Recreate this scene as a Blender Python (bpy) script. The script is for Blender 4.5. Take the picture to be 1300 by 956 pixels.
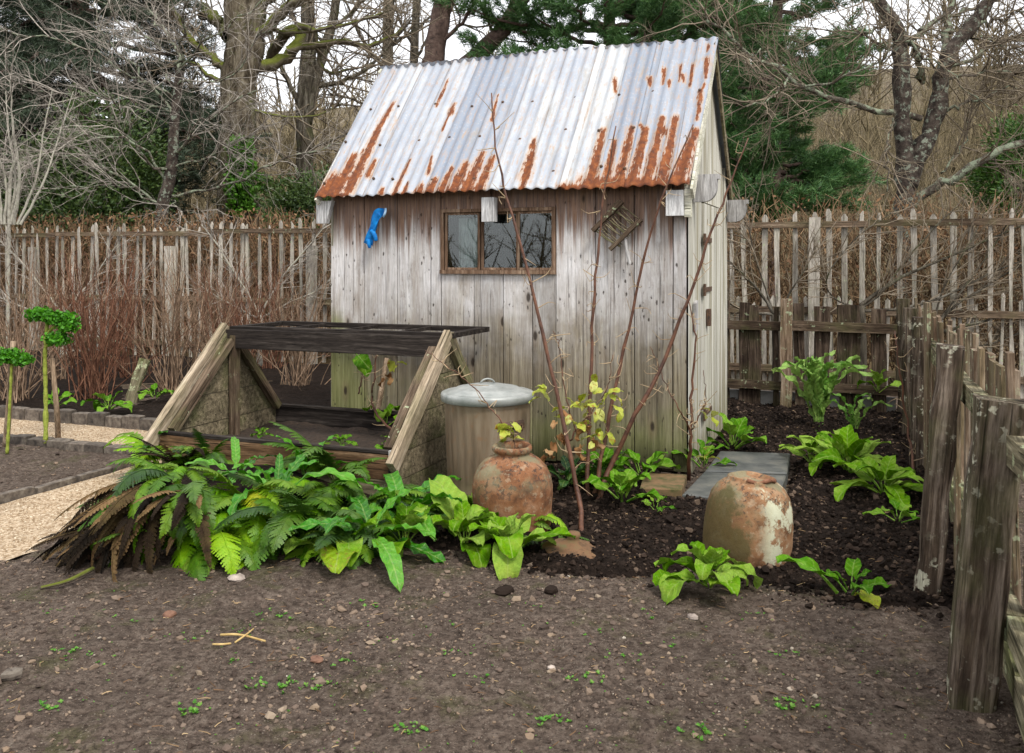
import bpy, math, random
import numpy as np
from mathutils import Matrix, Vector, Euler

PI = math.pi
scene = bpy.context.scene
for o in list(bpy.data.objects):
    bpy.data.objects.remove(o)
COL = scene.collection

# ------------------------------------------------------------------ camera
F = 1132.0                      # focal length in photo pixels (photo 1300 x 956)
EYE = 1.5
cam_d = bpy.data.cameras.new('camera')
cam = bpy.data.objects.new('camera', cam_d)
COL.objects.link(cam)
cam.location = (0, 0, EYE)
cam.rotation_euler = (math.radians(90), 0, 0)
cam_d.sensor_width = 36.0
cam_d.lens = F / 1300 * 36.0
cam_d.shift_y = -147.0 / 1300
cam_d.clip_start = 0.05
cam_d.clip_end = 2000
cam_d.dof.use_dof = True
cam_d.dof.focus_distance = 5.8
cam_d.dof.aperture_fstop = 11.0
scene.camera = cam

# ------------------------------------------------------------------ light
SUN_EL, SUN_AZ = math.radians(52), math.radians(150)     # azimuth clockwise from +Y
world = bpy.data.worlds.new('World')
scene.world = world
world.use_nodes = True
wt = world.node_tree
wt.nodes.clear()
w_out = wt.nodes.new('ShaderNodeOutputWorld')
w_bg = wt.nodes.new('ShaderNodeBackground')
w_sky = wt.nodes.new('ShaderNodeTexSky')
w_sky.sky_type = 'NISHITA'
w_sky.sun_disc = False
w_sky.sun_elevation = SUN_EL
w_sky.sun_rotation = SUN_AZ
w_sky.dust_density = 3.0
w_hsv = wt.nodes.new('ShaderNodeHueSaturation')
w_hsv.inputs['Saturation'].default_value = 0.35
w_mix = wt.nodes.new('ShaderNodeMix')
w_mix.data_type = 'RGBA'
w_mix.inputs[0].default_value = 0.72
w_mix.inputs[7].default_value = (9.9, 10.0, 10.3, 1)     # the even white of the cloud layer
wt.links.new(w_sky.outputs[0], w_hsv.inputs['Color'])
wt.links.new(w_hsv.outputs[0], w_mix.inputs[6])
wt.links.new(w_mix.outputs[2], w_bg.inputs['Color'])
wt.links.new(w_bg.outputs[0], w_out.inputs['Surface'])
w_bg.inputs['Strength'].default_value = 0.115

sun_d = bpy.data.lights.new('sun', 'SUN')
sun_d.energy = 1.7
sun_d.angle = math.radians(12)
sun_d.color = (1.0, 0.96, 0.90)
sun = bpy.data.objects.new('sun', sun_d)
COL.objects.link(sun)
sdir = Vector((math.sin(SUN_AZ) * math.cos(SUN_EL), math.cos(SUN_AZ) * math.cos(SUN_EL), math.sin(SUN_EL)))
sun.rotation_euler = sdir.to_track_quat('Z', 'Y').to_euler()

scene.view_settings.view_transform = 'Standard'
scene.view_settings.look = 'None'
scene.view_settings.exposure = 0.80
scene.view_settings.gamma = 1.0
scene.cycles.max_bounces = 6
scene.cycles.diffuse_bounces = 3
scene.cycles.glossy_bounces = 3
scene.cycles.transmission_bounces = 5
scene.cycles.transparent_max_bounces = 6
scene.cycles.use_denoising = True

# ------------------------------------------------------------------ frames
# garden frame: u along the shed front (to the right), v away from the viewer; O = front right corner of the shed
O = np.array([1.227, 6.2])
UX, UY = 0.932, -0.3626
RZ = math.atan2(UY, UX)
def G(u, v, z=0.0):
    return np.array([O[0] + UX * u - UY * v, O[1] + UY * u + UX * v, z])
def gp(px, py, z=0.0):
    """ground point (height z) seen at a photo pixel"""
    Y = F * (EYE - z) / (py - 331.0)
    return np.array([(px - 650.0) / F * Y, Y, z])
def at(px, py, Y):
    return np.array([(px - 650.0) / F * Y, Y, EYE - (py - 331.0) / F * Y])
def uv_of(p):
    dx, dy = p[0] - O[0], p[1] - O[1]
    return UX * dx + UY * dy, -UY * dx + UX * dy
def u_at(px, v):
    """u of the point of the line v = const seen at photo column px"""
    k = (px - 650.0) / F
    return (k * (O[1] + UX * v) - (O[0] - UY * v)) / (UX - k * UY)
def v_at(px, u):
    k = (px - 650.0) / F
    return (O[0] + UX * u - k * (O[1] + UY * u)) / (k * UX + UY)

# ------------------------------------------------------------------ mesh helpers
def mesh_from(name, V, faces, mats=(), smooth=False, mi=None):
    V = np.asarray(V, np.float32).reshape(-1, 3)
    loops, starts, totals = [], [], []
    n = 0
    for f in faces:
        f = np.asarray(f, np.int32)
        if f.size == 0:
            continue
        k = f.shape[1]
        loops.append(f.ravel())
        starts.append(n + np.arange(f.shape[0], dtype=np.int32) * k)
        totals.append(np.full(f.shape[0], k, np.int32))
        n += f.size
    me = bpy.data.meshes.new(name)
    me.vertices.add(len(V))
    me.vertices.foreach_set('co', V.ravel())
    L = np.concatenate(loops); S = np.concatenate(starts); T = np.concatenate(totals)
    me.loops.add(len(L))
    me.loops.foreach_set('vertex_index', L)
    me.polygons.add(len(S))
    me.polygons.foreach_set('loop_start', S)
    me.polygons.foreach_set('loop_total', T)
    me.polygons.foreach_set('use_smooth', np.full(len(S), bool(smooth)))
    for m in mats:
        me.materials.append(m)
    if mi is not None:
        me.polygons.foreach_set('material_index', np.asarray(mi, np.int32))
    me.update(calc_edges=True)
    return me

class MB:
    def __init__(s):
        s.V, s.F, s.n = [], {}, 0
    def add(s, V, *faces):
        V = np.asarray(V, float).reshape(-1, 3)
        for f in faces:
            f = np.asarray(f, int)
            if f.size:
                s.F.setdefault(f.shape[1], []).append(f + s.n)
        s.V.append(V); s.n += len(V)
        return s
    def prism(s, bottom, off):
        """convex polygon 'bottom' (k,3) extruded by the vector off"""
        b = np.asarray(bottom, float); k = len(b)
        V = np.vstack([b, b + np.asarray(off, float)])
        i = np.arange(k); j = (i + 1) % k
        s.add(V, np.stack([i, j, j + k, i + k], 1), [list(range(k))[::-1]], [list(range(k, 2 * k))])
        return s
    def box(s, x0, x1, y0, y1, z0, z1):
        return s.prism([(x0, y0, z0), (x1, y0, z0), (x1, y1, z0), (x0, y1, z0)], (0, 0, z1 - z0))
    def tube(s, P, R, k=6, caps=True):
        P = np.asarray(P, float); R = np.asarray(R, float)
        V, Fq = tubes(P[None], R[None], k)
        n = len(P)
        s.add(V, Fq)
        if caps:
            base = s.n - len(V)
            s.F.setdefault(k, []).append(np.array([list(range(base, base + k))[::-1], list(range(base + (n - 1) * k, base + n * k))]))
        return s
    def lathe(s, prof, n=32, c=(0, 0, 0), jit=0.0, rng=None):
        prof = np.asarray(prof, float); m = len(prof)
        a = np.linspace(0, 2 * PI, n, endpoint=False)
        r = np.repeat(prof[:, :1], n, 1)
        if jit and rng is not None:
            r = r + jit * np.sin(a[None] * rng.integers(2, 5) + rng.uniform(0, 6)) * np.minimum(1, r / .1)
        V = np.stack([r * np.cos(a), r * np.sin(a), np.repeat(prof[:, 1:], n, 1)], 2) + np.asarray(c)
        i = np.arange(m - 1)[:, None] * n; j = np.arange(n)[None]; j2 = (j + 1) % n
        Fq = np.stack([i + j, i + j2, i + n + j2, i + n + j], 2).reshape(-1, 4)
        return s.add(V.reshape(-1, 3), Fq)
    def faces(s):
        return [np.vstack(f) for f in s.F.values()]
    def mesh(s, name, mat, smooth=False):
        return mesh_from(name, np.vstack(s.V), s.faces(), [mat] if mat else [], smooth)
    def build(s, name, mat, parent=None, smooth=False):
        return put(name, s.mesh(name, mat, smooth), parent)

def put(name, me, parent=None, M=None, kind=None, label=None):
    o = bpy.data.objects.new(name, me)
    COL.objects.link(o)
    if parent is not None:
        o.parent = parent
    if M is not None:
        o.matrix_local = M if isinstance(M, Matrix) else Matrix(M)
    if kind:
        o['kind'] = kind
    if label:
        o['label'] = label
    return o
def tag(o, label, cat, group=None, kind=None):
    o['label'] = label; o['category'] = cat
    if group: o['group'] = group
    if kind: o['kind'] = kind
    return o
def thing(name, label, cat, loc=(0, 0, 0), rz=0.0, group=None):
    o = bpy.data.objects.new(name, None)
    COL.objects.link(o)
    o.empty_display_size = 0.1
    o.location = [float(c) for c in loc]
    o.rotation_euler = (0, 0, rz)
    return tag(o, label, cat, group)

def tubes(P, R, k=4, phase=0.3):
    """P (N,n,3), R (N,n) -> verts, quads"""
    N, n, _ = P.shape
    T = np.gradient(P, axis=1)
    T /= np.linalg.norm(T, axis=2, keepdims=True) + 1e-9
    mean = T.mean(1)
    ref = np.where(np.abs(mean[:, 2:3]) > 0.75, np.array([[0.94, 0.3, 0.15]]), np.array([[0, 0, 1.0]]))
    A = np.cross(T, ref[:, None]); A /= np.linalg.norm(A, axis=2, keepdims=True) + 1e-9
    B = np.cross(T, A)
    a = np.arange(k) * 2 * PI / k + phase
    ring = A[:, :, None] * np.cos(a)[None, None, :, None] + B[:, :, None] * np.sin(a)[None, None, :, None]
    V = P[:, :, None] + R[:, :, None, None] * ring
    b = (np.arange(N)[:, None, None] * n + np.arange(n - 1)[None, :, None]) * k
    j = np.arange(k)[None, None]; j2 = (j + 1) % k
    Fq = np.stack([b + j, b + j2, b + k + j2, b + k + j], 3).reshape(-1, 4)
    return V.reshape(-1, 3), Fq

def smooth_path(pts, n):
    """Catmull-Rom through pts"""
    P = np.asarray(pts, float)
    m = len(P)
    if m == 2:
        t = np.linspace(0, 1, n)[:, None]
        return P[0] * (1 - t) + P[1] * t
    E = np.vstack([2 * P[0] - P[1], P, 2 * P[-1] - P[-2]])
    s = np.linspace(0, m - 1, n)
    i = np.minimum(s.astype(int), m - 2); t = (s - i)[:, None]
    a, b, c, d = E[i], E[i + 1], E[i + 2], E[i + 3]
    return 0.5 * (2 * b + (c - a) * t + (2 * a - 5 * b + 4 * c - d) * t ** 2 + (3 * b - a - 3 * c + d) * t ** 3)

# ------------------------------------------------------------------ value noise
def _hash(ix, iy, seed):
    h = (ix * 374761393 + iy * 668265263 + seed * 974634777) & 0xFFFFFFFF
    h = ((h ^ (h >> 13)) * 1274126177) & 0xFFFFFFFF
    return ((h ^ (h >> 16)) & 0xFFFF) / 65535.0
def vnoise(x, y, seed=0):
    x = np.asarray(x, float); y = np.asarray(y, float)
    ix = np.floor(x).astype(np.int64); iy = np.floor(y).astype(np.int64)
    fx = x - ix; fy = y - iy
    fx = fx * fx * (3 - 2 * fx); fy = fy * fy * (3 - 2 * fy)
    a = _hash(ix, iy, seed); b = _hash(ix + 1, iy, seed); c = _hash(ix, iy + 1, seed); d = _hash(ix + 1, iy + 1, seed)
    return (a * (1 - fx) + b * fx) * (1 - fy) + (c * (1 - fx) + d * fx) * fy - 0.5
def fbm(x, y, octs=4, seed=0):
    s = 0; a = 1.0
    for k in range(octs):
        s = s + a * vnoise(np.asarray(x) * 2 ** k, np.asarray(y) * 2 ** k, seed + k)
        a *= 0.5
    return s
def sstep(x, a, b):
    t = np.clip((np.asarray(x, float) - a) / (b - a), 0, 1)
    return t * t * (3 - 2 * t)

# ------------------------------------------------------------------ node helper
class NT:
    def __init__(s, name):
        s.m = bpy.data.materials.new(name)
        s.m.use_nodes = True
        s.t = s.m.node_tree
        s.t.nodes.clear()
        s.out = s.t.nodes.new('ShaderNodeOutputMaterial')
    def set(s, sock, v):
        if isinstance(v, bpy.types.NodeSocket):
            s.t.links.new(v, sock)
        elif v is not None:
            if sock.type == 'RGBA' and len(v) == 3:
                v = (*v, 1)
            sock.default_value = v
    def node(s, typ, ins=None, **props):
        n = s.t.nodes.new(typ)
        for k, v in props.items():
            setattr(n, k, v)
        for k, v in (ins or {}).items():
            s.set(n.inputs[k], v)
        return n
    def obj(s):
        return s.node('ShaderNodeTexCoord').outputs['Object']
    def rnd(s):
        return s.node('ShaderNodeObjectInfo').outputs['Random']
    def island(s):
        return s.node('ShaderNodeNewGeometry').outputs['Random Per Island']
    def math(s, op, a, b=None, c=None, clamp=False):
        ins = {0: a}
        if b is not None: ins[1] = b
        if c is not None: ins[2] = c
        return s.node('ShaderNodeMath', ins, operation=op, use_clamp=clamp).outputs[0]
    def vmath(s, op, a, b=None):
        ins = {0: a}
        if b is not None: ins[1] = b
        return s.node('ShaderNodeVectorMath', ins, operation=op).outputs[0]
    def off(s, vec, amount=(37., 53., 71.)):
        """vector shifted by the object's random number"""
        n = s.node('ShaderNodeVectorMath', {0: tuple(amount)}, operation='SCALE')
        s.set(n.inputs['Scale'], s.rnd())
        return s.vmath('ADD', vec, n.outputs[0])
    def noise(s, vec, scale=1.0, detail=3.0, rough=0.55, dist=0.0):
        return s.node('ShaderNodeTexNoise', {'Vector': vec, 'Scale': scale, 'Detail': detail, 'Roughness': rough, 'Distortion': dist}).outputs[0]
    def voro(s, vec, scale=1.0, feature='F1', out='Distance', rnd=1.0):
        return s.node('ShaderNodeTexVoronoi', {'Vector': vec, 'Scale': scale, 'Randomness': rnd}, feature=feature).outputs[out]
    def ramp(s, f, stops, interp='LINEAR'):
        n = s.node('ShaderNodeValToRGB', {0: f})
        e = n.color_ramp.elements
        n.color_ramp.interpolation = interp
        while len(e) < len(stops):
            e.new(0.5)
        for el, (p, c) in zip(e, stops):
            el.position = p
            el.color = (c, c, c, 1) if isinstance(c, (int, float)) else (*c, 1)
        return n.outputs[0]
    def step(s, f, a, b):
        return s.node('ShaderNodeMapRange', {0: f, 1: a, 2: b, 3: 0.0, 4: 1.0}, interpolation_type='SMOOTHSTEP').outputs[0]
    def mix(s, f, a, b, blend='MIX'):
        n = s.node('ShaderNodeMix', None, data_type='RGBA', blend_type=blend)
        s.set(n.inputs[0], f); s.set(n.inputs[6], a); s.set(n.inputs[7], b)
        return n.outputs[2]
    def hsv(s, col, h=0.5, sat=1.0, val=1.0):
        return s.node('ShaderNodeHueSaturation', {'Hue': h, 'Saturation': sat, 'Value': val, 'Color': col}).outputs[0]
    def xyz(s, vec):
        n = s.node('ShaderNodeSeparateXYZ', {0: vec})
        return n.outputs
    def bump(s, h, strength=0.4, dist=0.01, prev=None):
        ins = {'Height': h, 'Strength': strength, 'Distance': dist}
        if prev is not None: ins['Normal'] = prev
        return s.node('ShaderNodeBump', ins).outputs[0]
    def attr(s, name, out='Fac'):
        return s.node('ShaderNodeAttribute', None, attribute_name=name).outputs[out]
    def finish(s, col, rough=0.8, normal=None, metal=0.0, spec=0.4, trans=None):
        col = s.hsv(col, .5, 1.16, 1.0)
        b = s.node('ShaderNodeBsdfPrincipled', {'Base Color': col, 'Roughness': rough, 'Metallic': metal, 'Specular IOR Level': spec, 'Normal': normal})
        sh = b.outputs[0]
        if trans:
            t = s.node('ShaderNodeBsdfTranslucent', {'Color': col})
            mx = s.node('ShaderNodeMixShader', {0: trans, 1: sh, 2: t.outputs[0]})
            sh = mx.outputs[0]
        s.t.links.new(sh, s.out.inputs['Surface'])
        return s.m
# ------------------------------------------------------------------ materials
M = {}
def wood(name, c_dark, c_mid, c_light, axis='x', lichen=0.0, lichen_col=(.36, .40, .27), green=0.0, vary=0.45, rough=0.86, crack=0.8, shift=True):
    t = NT(name)
    v = t.obj()
    if shift: v = t.off(v)
    sc = {'x': (2.0, 30, 30), 'z': (30, 30, 2.0), 'y': (30, 2.0, 30)}[axis]
    g = t.noise(t.vmath('MULTIPLY', v, sc), 1.0, 5, .62, .4)
    g2 = t.noise(t.vmath('MULTIPLY', v, tuple(9 if c > 2 else 3.5 for c in sc)), 1.0, 6, .72)
    ck = t.noise(t.vmath('MULTIPLY', v, tuple(c * 2.6 if c > 2 else c * .8 for c in sc)), 1.0, 3, .5)
    col = t.ramp(g, [(.30, c_dark), (.5, c_mid), (.70, c_light)])
    col = t.mix(t.math('MULTIPLY', t.step(g2, .48, .70), .65), col, c_dark)
    crk = t.step(ck, .40, .31)
    col = t.mix(t.math('MULTIPLY', crk, crack), col, tuple(c * .25 for c in c_dark))
    col = t.hsv(col, .5, 1.0, t.math('MULTIPLY_ADD', t.rnd(), vary, 1 - vary / 2))
    if green:
        gm = t.math('MULTIPLY', t.step(t.noise(v, 3.0, 4, .6), .45, .65), green)
        col = t.mix(gm, col, (.10, .115, .045))
    if lichen:
        lm = t.step(t.noise(v, 17, 3, .65), .66 - .12 * lichen, .72 - .12 * lichen)
        lm = t.math('MULTIPLY', lm, t.step(t.noise(v, 2.7, 2), .40, .55))
        col = t.mix(t.math('MULTIPLY', lm, .85), col, lichen_col)
    h = t.math('SUBTRACT', g, crk)
    fn = t.noise(t.vmath('MULTIPLY', v, tuple(c * 4 if c > 2 else c * 6 for c in sc)), 1.0, 4, .7)
    col = t.hsv(col, .5, 1.0, t.math('MULTIPLY_ADD', fn, 2.1, -.05))
    M[name] = t.finish(col, rough, t.bump(t.math('ADD', h, t.math('MULTIPLY', fn, .6)), .75, .007), spec=.12)
wood('wood_picket', (.20, .18, .15), (.37, .34, .295), (.52, .48, .425), 'z', lichen=.35, green=.2)
wood('wood_rail', (.055, .040, .029), (.135, .10, .073), (.26, .205, .155), 'x', lichen=.35, green=.25)
wood('wood_pale', (.14, .112, .082), (.29, .235, .175), (.42, .362, .285), 'x', vary=.25, crack=.8, green=.25)
wood('wood_black', (.012, .010, .009), (.028, .023, .020), (.075, .064, .056), 'x', vary=.3)
wood('wood_red', (.045, .028, .018), (.125, .078, .048), (.24, .165, .11), 'x', vary=.3)
wood('wood_frame', (.06, .05, .035), (.155, .13, .09), (.28, .24, .17), 'x', vary=.3, green=.45)
wood('wood_dark', (.022, .015, .011), (.062, .045, .034), (.15, .115, .09), 'z', vary=.5, lichen=.2, green=.2)
wood('wood_dark_rail', (.03, .021, .015), (.085, .062, .045), (.18, .14, .105), 'x', vary=.3, lichen=.3, green=.3)
wood('wood_post', (.018, .013, .010), (.060, .045, .034), (.20, .165, .135), 'z', vary=.3, lichen=.75, lichen_col=(.40, .39, .31), green=.22)
wood('wood_lichen_rail', (.05, .043, .028), (.16, .14, .095), (.33, .30, .215), 'x', vary=.3, lichen=.9, lichen_col=(.40, .43, .28), green=.6)
wood('wood_paling', (.055, .036, .025), (.175, .128, .092), (.34, .285, .225), 'z', vary=.45, lichen=.6, green=.25)
wood('wood_stake', (.11, .08, .055), (.24, .18, .13), (.36, .29, .22), 'z', vary=.3)
wood('wood_window', (.085, .054, .037), (.18, .122, .088), (.31, .235, .175), 'z', vary=.1, crack=.4)
wood('wood_block', (.20, .19, .18), (.34, .33, .32), (.47, .46, .45), 'z', vary=.25, crack=.6)
wood('wood_white', (.34, .33, .32), (.52, .515, .51), (.66, .66, .65), 'z', vary=.15, crack=.5)
wood('wood_verge', (.48, .45, .36), (.68, .66, .56), (.80, .78, .72), 'x', vary=.15, green=.3)
wood('wood_inside', (.08, .06, .045), (.14, .11, .085), (.22, .18, .14), 'z', vary=.3)

def shed_front():
    t = NT('shed_front')
    v = t.obj()
    z = t.xyz(v)[2]; x = t.xyz(v)[0]
    w = t.off(v)
    g = t.noise(t.vmath('MULTIPLY', w, (34, 20, 1.1)), 1.0, 6, .62, .5)
    g2 = t.noise(t.vmath('MULTIPLY', w, (9, 9, .8)), 1.0, 3)
    n = t.noise(v, 3.2, 4, .6)
    fine = t.noise(t.vmath('MULTIPLY', w, (90, 60, 3)), 1.0, 3, .55)
    col = t.ramp(g, [(.22, (.24, .21, .185)), (.40, (.40, .375, .355)), (.56, (.50, .485, .475)), (.75, (.60, .595, .595))])
    col = t.mix(t.math('MULTIPLY', t.step(g2, .50, .72), .45), col, (.27, .235, .195))
    blot = t.math('ADD', t.noise(t.vmath('MULTIPLY', w, (6, 6, 2.2)), 1.0, 9, .8), t.math('MULTIPLY_ADD', g, .5, -.25))
    col = t.mix(t.math('MULTIPLY', t.step(blot, .52, .66), .55), col, (.22, .19, .165))
    col = t.mix(t.math('MULTIPLY', t.step(blot, .47, .36), .5), col, (.62, .615, .62))
    # warmer, browner tone low on the wall; algae at the left edge and foot
    low = t.step(t.math('ADD', z, t.math('MULTIPLY_ADD', n, 1.0, -.5)), 1.42, .62)
    col = t.mix(t.math('MULTIPLY', low, .88), col, t.ramp(g, [(.3, (.05, .038, .022)), (.5, (.145, .118, .074)), (.7, (.275, .24, .165))]))
    left = t.math('MULTIPLY', t.step(x, -2.45, -2.85), t.step(z, 1.9, .6))
    alg = t.step(t.math('ADD', t.math('ADD', z, t.math('MULTIPLY_ADD', n, .8, -.4)), t.math('MULTIPLY', left, -.9)), .62, .08)
    col = t.mix(t.math('MULTIPLY', alg, .75), col, t.mix(g, (.07, .08, .025), (.26, .27, .13)))
    foot = t.step(t.math('ADD', z, t.math('MULTIPLY_ADD', n, .25, -.12)), .28, .03)
    col = t.mix(t.math('MULTIPLY', foot, .8), col, (.03, .03, .016))
    # brown, unweathered wood below the eaves, running down in streaks
    st = t.noise(t.vmath('MULTIPLY', v, (22, 22, .5)), 1.0, 4, .6)
    top = t.step(t.math('ADD', z, t.math('MULTIPLY_ADD', st, 1.1, -.55)), 1.56, 1.84)
    col = t.mix(t.math('MULTIPLY', top, .85), col, t.ramp(fine, [(.3, (.055, .028, .018)), (.55, (.145, .078, .046)), (.75, (.26, .155, .10))]))
    # per board tone
    col = t.hsv(col, .5, 1.0, t.math('MULTIPLY_ADD', t.rnd(), .34, .84))
    col = t.hsv(col, .5, 1.0, t.math('MULTIPLY_ADD', t.noise(t.vmath('MULTIPLY', w, (130, 90, 7)), 1.0, 5, .75), 1.3, .35))
    # knots and dark flecks
    kv = t.voro(t.vmath('MULTIPLY', w, (5.5, 5.5, 2.3)), 1.0)
    knot = t.step(kv, .115, .05)
    ring = t.math('MULTIPLY', t.step(kv, .30, .12), .35)
    col = t.mix(ring, col, (.17, .125, .085))
    fv = t.voro(t.vmath('MULTIPLY', w, (30, 30, 13)), 1.0)
    fl = t.math('MULTIPLY', t.step(t.math('ADD', fv, t.math('MULTIPLY_ADD', t.noise(w, 60, 4, .7), .5, -.25)), .24, .12), t.step(t.noise(w, 6.5, 3), .50, .60))
    sm = t.math('MULTIPLY', t.step(t.noise(t.vmath('MULTIPLY', w, (42, 42, 9)), 1.0, 6, .75), .61, .68), t.step(t.noise(w, 2.6, 3), .46, .62))
    fl = t.math('MAXIMUM', fl, t.math('MULTIPLY', sm, .8))
    crk = t.step(t.noise(t.vmath('MULTIPLY', w, (60, 60, 1.2)), 1.0, 3, .5), .36, .29)
    dk = t.math('MAXIMUM', t.math('MAXIMUM', t.math('MULTIPLY', knot, .9), t.math('MULTIPLY', fl, .85)), t.math('MULTIPLY', crk, .6))
    col = t.mix(dk, col, (.035, .027, .022))
    h = t.math('SUBTRACT', t.math('ADD', g, t.math('MULTIPLY', fine, .5)), dk)
    M['shed_front'] = t.finish(col, .85, t.bump(h, .7, .007), spec=.1)
shed_front()

def shed_side():
    t = NT('shed_side')
    v = t.obj(); z = t.xyz(v)[2]
    w = t.off(v)
    g = t.noise(t.vmath('MULTIPLY', w, (30, 30, 1.0)), 1.0, 5, .6, .4)
    n = t.noise(v, 3.0, 4, .6)
    col = t.ramp(g, [(.28, (.18, .165, .12)), (.45, (.41, .395, .335)), (.6, (.56, .545, .495)), (.75, (.69, .68, .64))])
    st = t.noise(t.vmath('MULTIPLY', w, (14, 14, .35)), 1.0, 3)
    col = t.mix(t.math('MULTIPLY', t.step(st, .50, .64), .7), col, (.19, .165, .10))
    col = t.mix(t.math('MULTIPLY', t.step(t.math('ADD', z, t.math('MULTIPLY_ADD', n, .7, -.35)), .55, .05), .6), col, (.18, .165, .09))
    crk = t.step(t.noise(t.vmath('MULTIPLY', w, (70, 70, 1.0)), 1.0, 3), .39, .32)
    col = t.mix(t.math('MULTIPLY', crk, .7), col, (.06, .05, .03))
    col = t.hsv(col, .5, 1.0, t.math('MULTIPLY_ADD', t.rnd(), .25, .88))
    M['shed_side'] = t.finish(col, .8, t.bump(t.math('SUBTRACT', g, crk), .45, .006), spec=.25)
shed_side()

def roof_mat():
    t = NT('galvanised_roof')
    v = t.obj(); w = t.off(v)
    st = t.noise(t.vmath('MULTIPLY', w, (16, 1.0, 1.0)), 1.0, 4, .6)
    bl = t.noise(w, 5.0, 5, .65)
    fine = t.noise(w, 55, 3, .6)
    fx = t.math('ADD', t.math('MULTIPLY', t.xyz(v)[0], 3.7), 40.3)
    cell = t.node('ShaderNodeTexWhiteNoise', {'W': t.math('FLOOR', fx)}, noise_dimensions='1D').outputs[0]
    fr_ = t.math('ABSOLUTE', t.math('SUBTRACT', t.math('FRACT', fx), .5))
    seam = t.math('MULTIPLY', t.step(fr_, .482, .493), t.step(t.noise(t.vmath('MULTIPLY', w, (3, 4, 4)), 1.0, 3), .38, .52))
    tone = t.math('ADD', t.math('MULTIPLY', st, .45), t.math('ADD', t.math('MULTIPLY', bl, .3), t.math('ADD', t.math('MULTIPLY_ADD', cell, .44, -.15), t.math('MULTIPLY_ADD', t.rnd(), .14, -.07))))
    col = t.ramp(tone, [(.25, (.215, .245, .295)), (.45, (.315, .34, .38)), (.60, (.44, .455, .465)), (.8, (.56, .56, .55))])
    col = t.mix(t.math('MULTIPLY', t.step(fine, .55, .75), .30), col, (.60, .60, .585))
    grime = t.math('MULTIPLY', t.step(t.noise(t.vmath('MULTIPLY', w, (9, 2.2, 2.2)), 1.0, 5, .7), .53, .72), .62)
    col = t.mix(grime, col, (.24, .215, .18))
    col = t.mix(t.math('MULTIPLY', seam, .7), col, (.10, .085, .075))
    r = t.attr('rust')
    edge = t.noise(t.vmath('MULTIPLY', v, (60, 16, 16)), 1.0, 6, .75)
    streak = t.noise(t.vmath('MULTIPLY', v, (75, 3.2, 3.2)), 1.0, 4, .6)
    rr = t.math('ADD', r, t.math('ADD', t.math('MULTIPLY_ADD', edge, 1.7, -.88), t.math('MULTIPLY_ADD', streak, 1.1, -.57)))
    tan = t.step(rr, -.12, .42)
    rm = t.step(rr, .40, .53)
    col = t.mix(t.math('MULTIPLY', tan, .75), col, (.36, .235, .145))
    rust = t.ramp(t.noise(w, 20, 5, .7), [(.30, (.06, .024, .015)), (.48, (.145, .052, .026)), (.62, (.22, .085, .040)), (.75, (.28, .14, .08))])
    col = t.mix(rm, col, rust)
    rough = t.math('MULTIPLY_ADD', rm, .40, .46)
    M['roof'] = t.finish(col, rough, t.bump(t.math('ADD', t.math('MULTIPLY', fine, .5), t.math('MULTIPLY', rm, t.noise(v, 90, 3))), .25, .003), metal=0.0, spec=.5)
roof_mat()

def plain(name, c1, c2, scale=30, rough=.7, metal=0.0, spec=.4, bump=.3, vary=0.0, dist=.004, detail=4, iso=False, trans=None, c3=None):
    t = NT(name)
    v = t.obj()
    v = t.off(v)
    n = t.noise(v, scale, detail, .62)
    col = t.ramp(n, [(.32, c1), (.66, c2)]) if c3 is None else t.ramp(n, [(.30, c1), (.5, c2), (.70, c3)])
    if vary:
        col = t.hsv(col, .5, 1.0, t.math('MULTIPLY_ADD', t.island() if iso else t.rnd(), vary, 1 - vary / 2))
    M[name] = t.finish(col, rough, t.bump(n, bump, dist) if bump else None, metal, spec, trans)
plain('iron', (.045, .035, .03), (.14, .085, .055), 40, .7, .3)
plain('clay_brown', (.05, .036, .022), (.15, .088, .052), 14, .9, detail=6, c3=(.11, .10, .05))
plain('iron_rust', (.10, .045, .028), (.22, .115, .075), 40, .85)
plain('glove', (.010, .10, .34), (.03, .24, .60), 22, .65, spec=.3, bump=.9, dist=.006)
plain('glove_cuff', (.35, .55, .75), (.5, .65, .8), 14, .6)
plain('slate', (.035, .038, .038), (.085, .088, .083), 6, .5, spec=.4, bump=.5, dist=.008, detail=8, c3=(.15, .145, .125))
plain('mossy_timber', (.035, .05, .012), (.15, .105, .06), 11, .9, detail=6, c3=(.24, .15, .09))
plain('kerb_stone', (.028, .023, .019), (.09, .074, .06), 22, .85, vary=.7, detail=6, c3=(.16, .14, .115))
plain('stone', (.17, .14, .12), (.36, .31, .27), 25, .8, vary=.5)
plain('stone_red', (.09, .05, .038), (.20, .115, .08), 25, .8)
plain('straw', (.32, .22, .10), (.55, .42, .22), 20, .8)
plain('hillside', (.035, .027, .018), (.14, .11, .072), 1.6, .95, bump=.8, dist=.4, detail=12, c3=(.075, .075, .04))
plain('bark_grey', (.075, .066, .053), (.20, .185, .155), 9, .95, bump=.9, dist=.03, detail=8, c3=(.14, .15, .10))
plain('bark_oak', (.085, .072, .052), (.22, .19, .145), 6, .95, bump=.9, dist=.05, detail=8, c3=(.15, .15, .085))
plain('bark_red', (.035, .025, .022), (.105, .072, .06), 9, .95, bump=.9, dist=.04, detail=8, c3=(.16, .12, .10))
plain('bark_pale', (.13, .115, .095), (.36, .34, .29), 9, .95, bump=.7, dist=.03, detail=8, c3=(.27, .27, .20))
plain('twig_pale', (.14, .12, .10), (.38, .35, .31), 12, .9, spec=.15, vary=.9, bump=0, iso=True)
plain('twig_brown', (.10, .08, .058), (.24, .20, .15), 5, .9, vary=.6, bump=0, iso=True)
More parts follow.
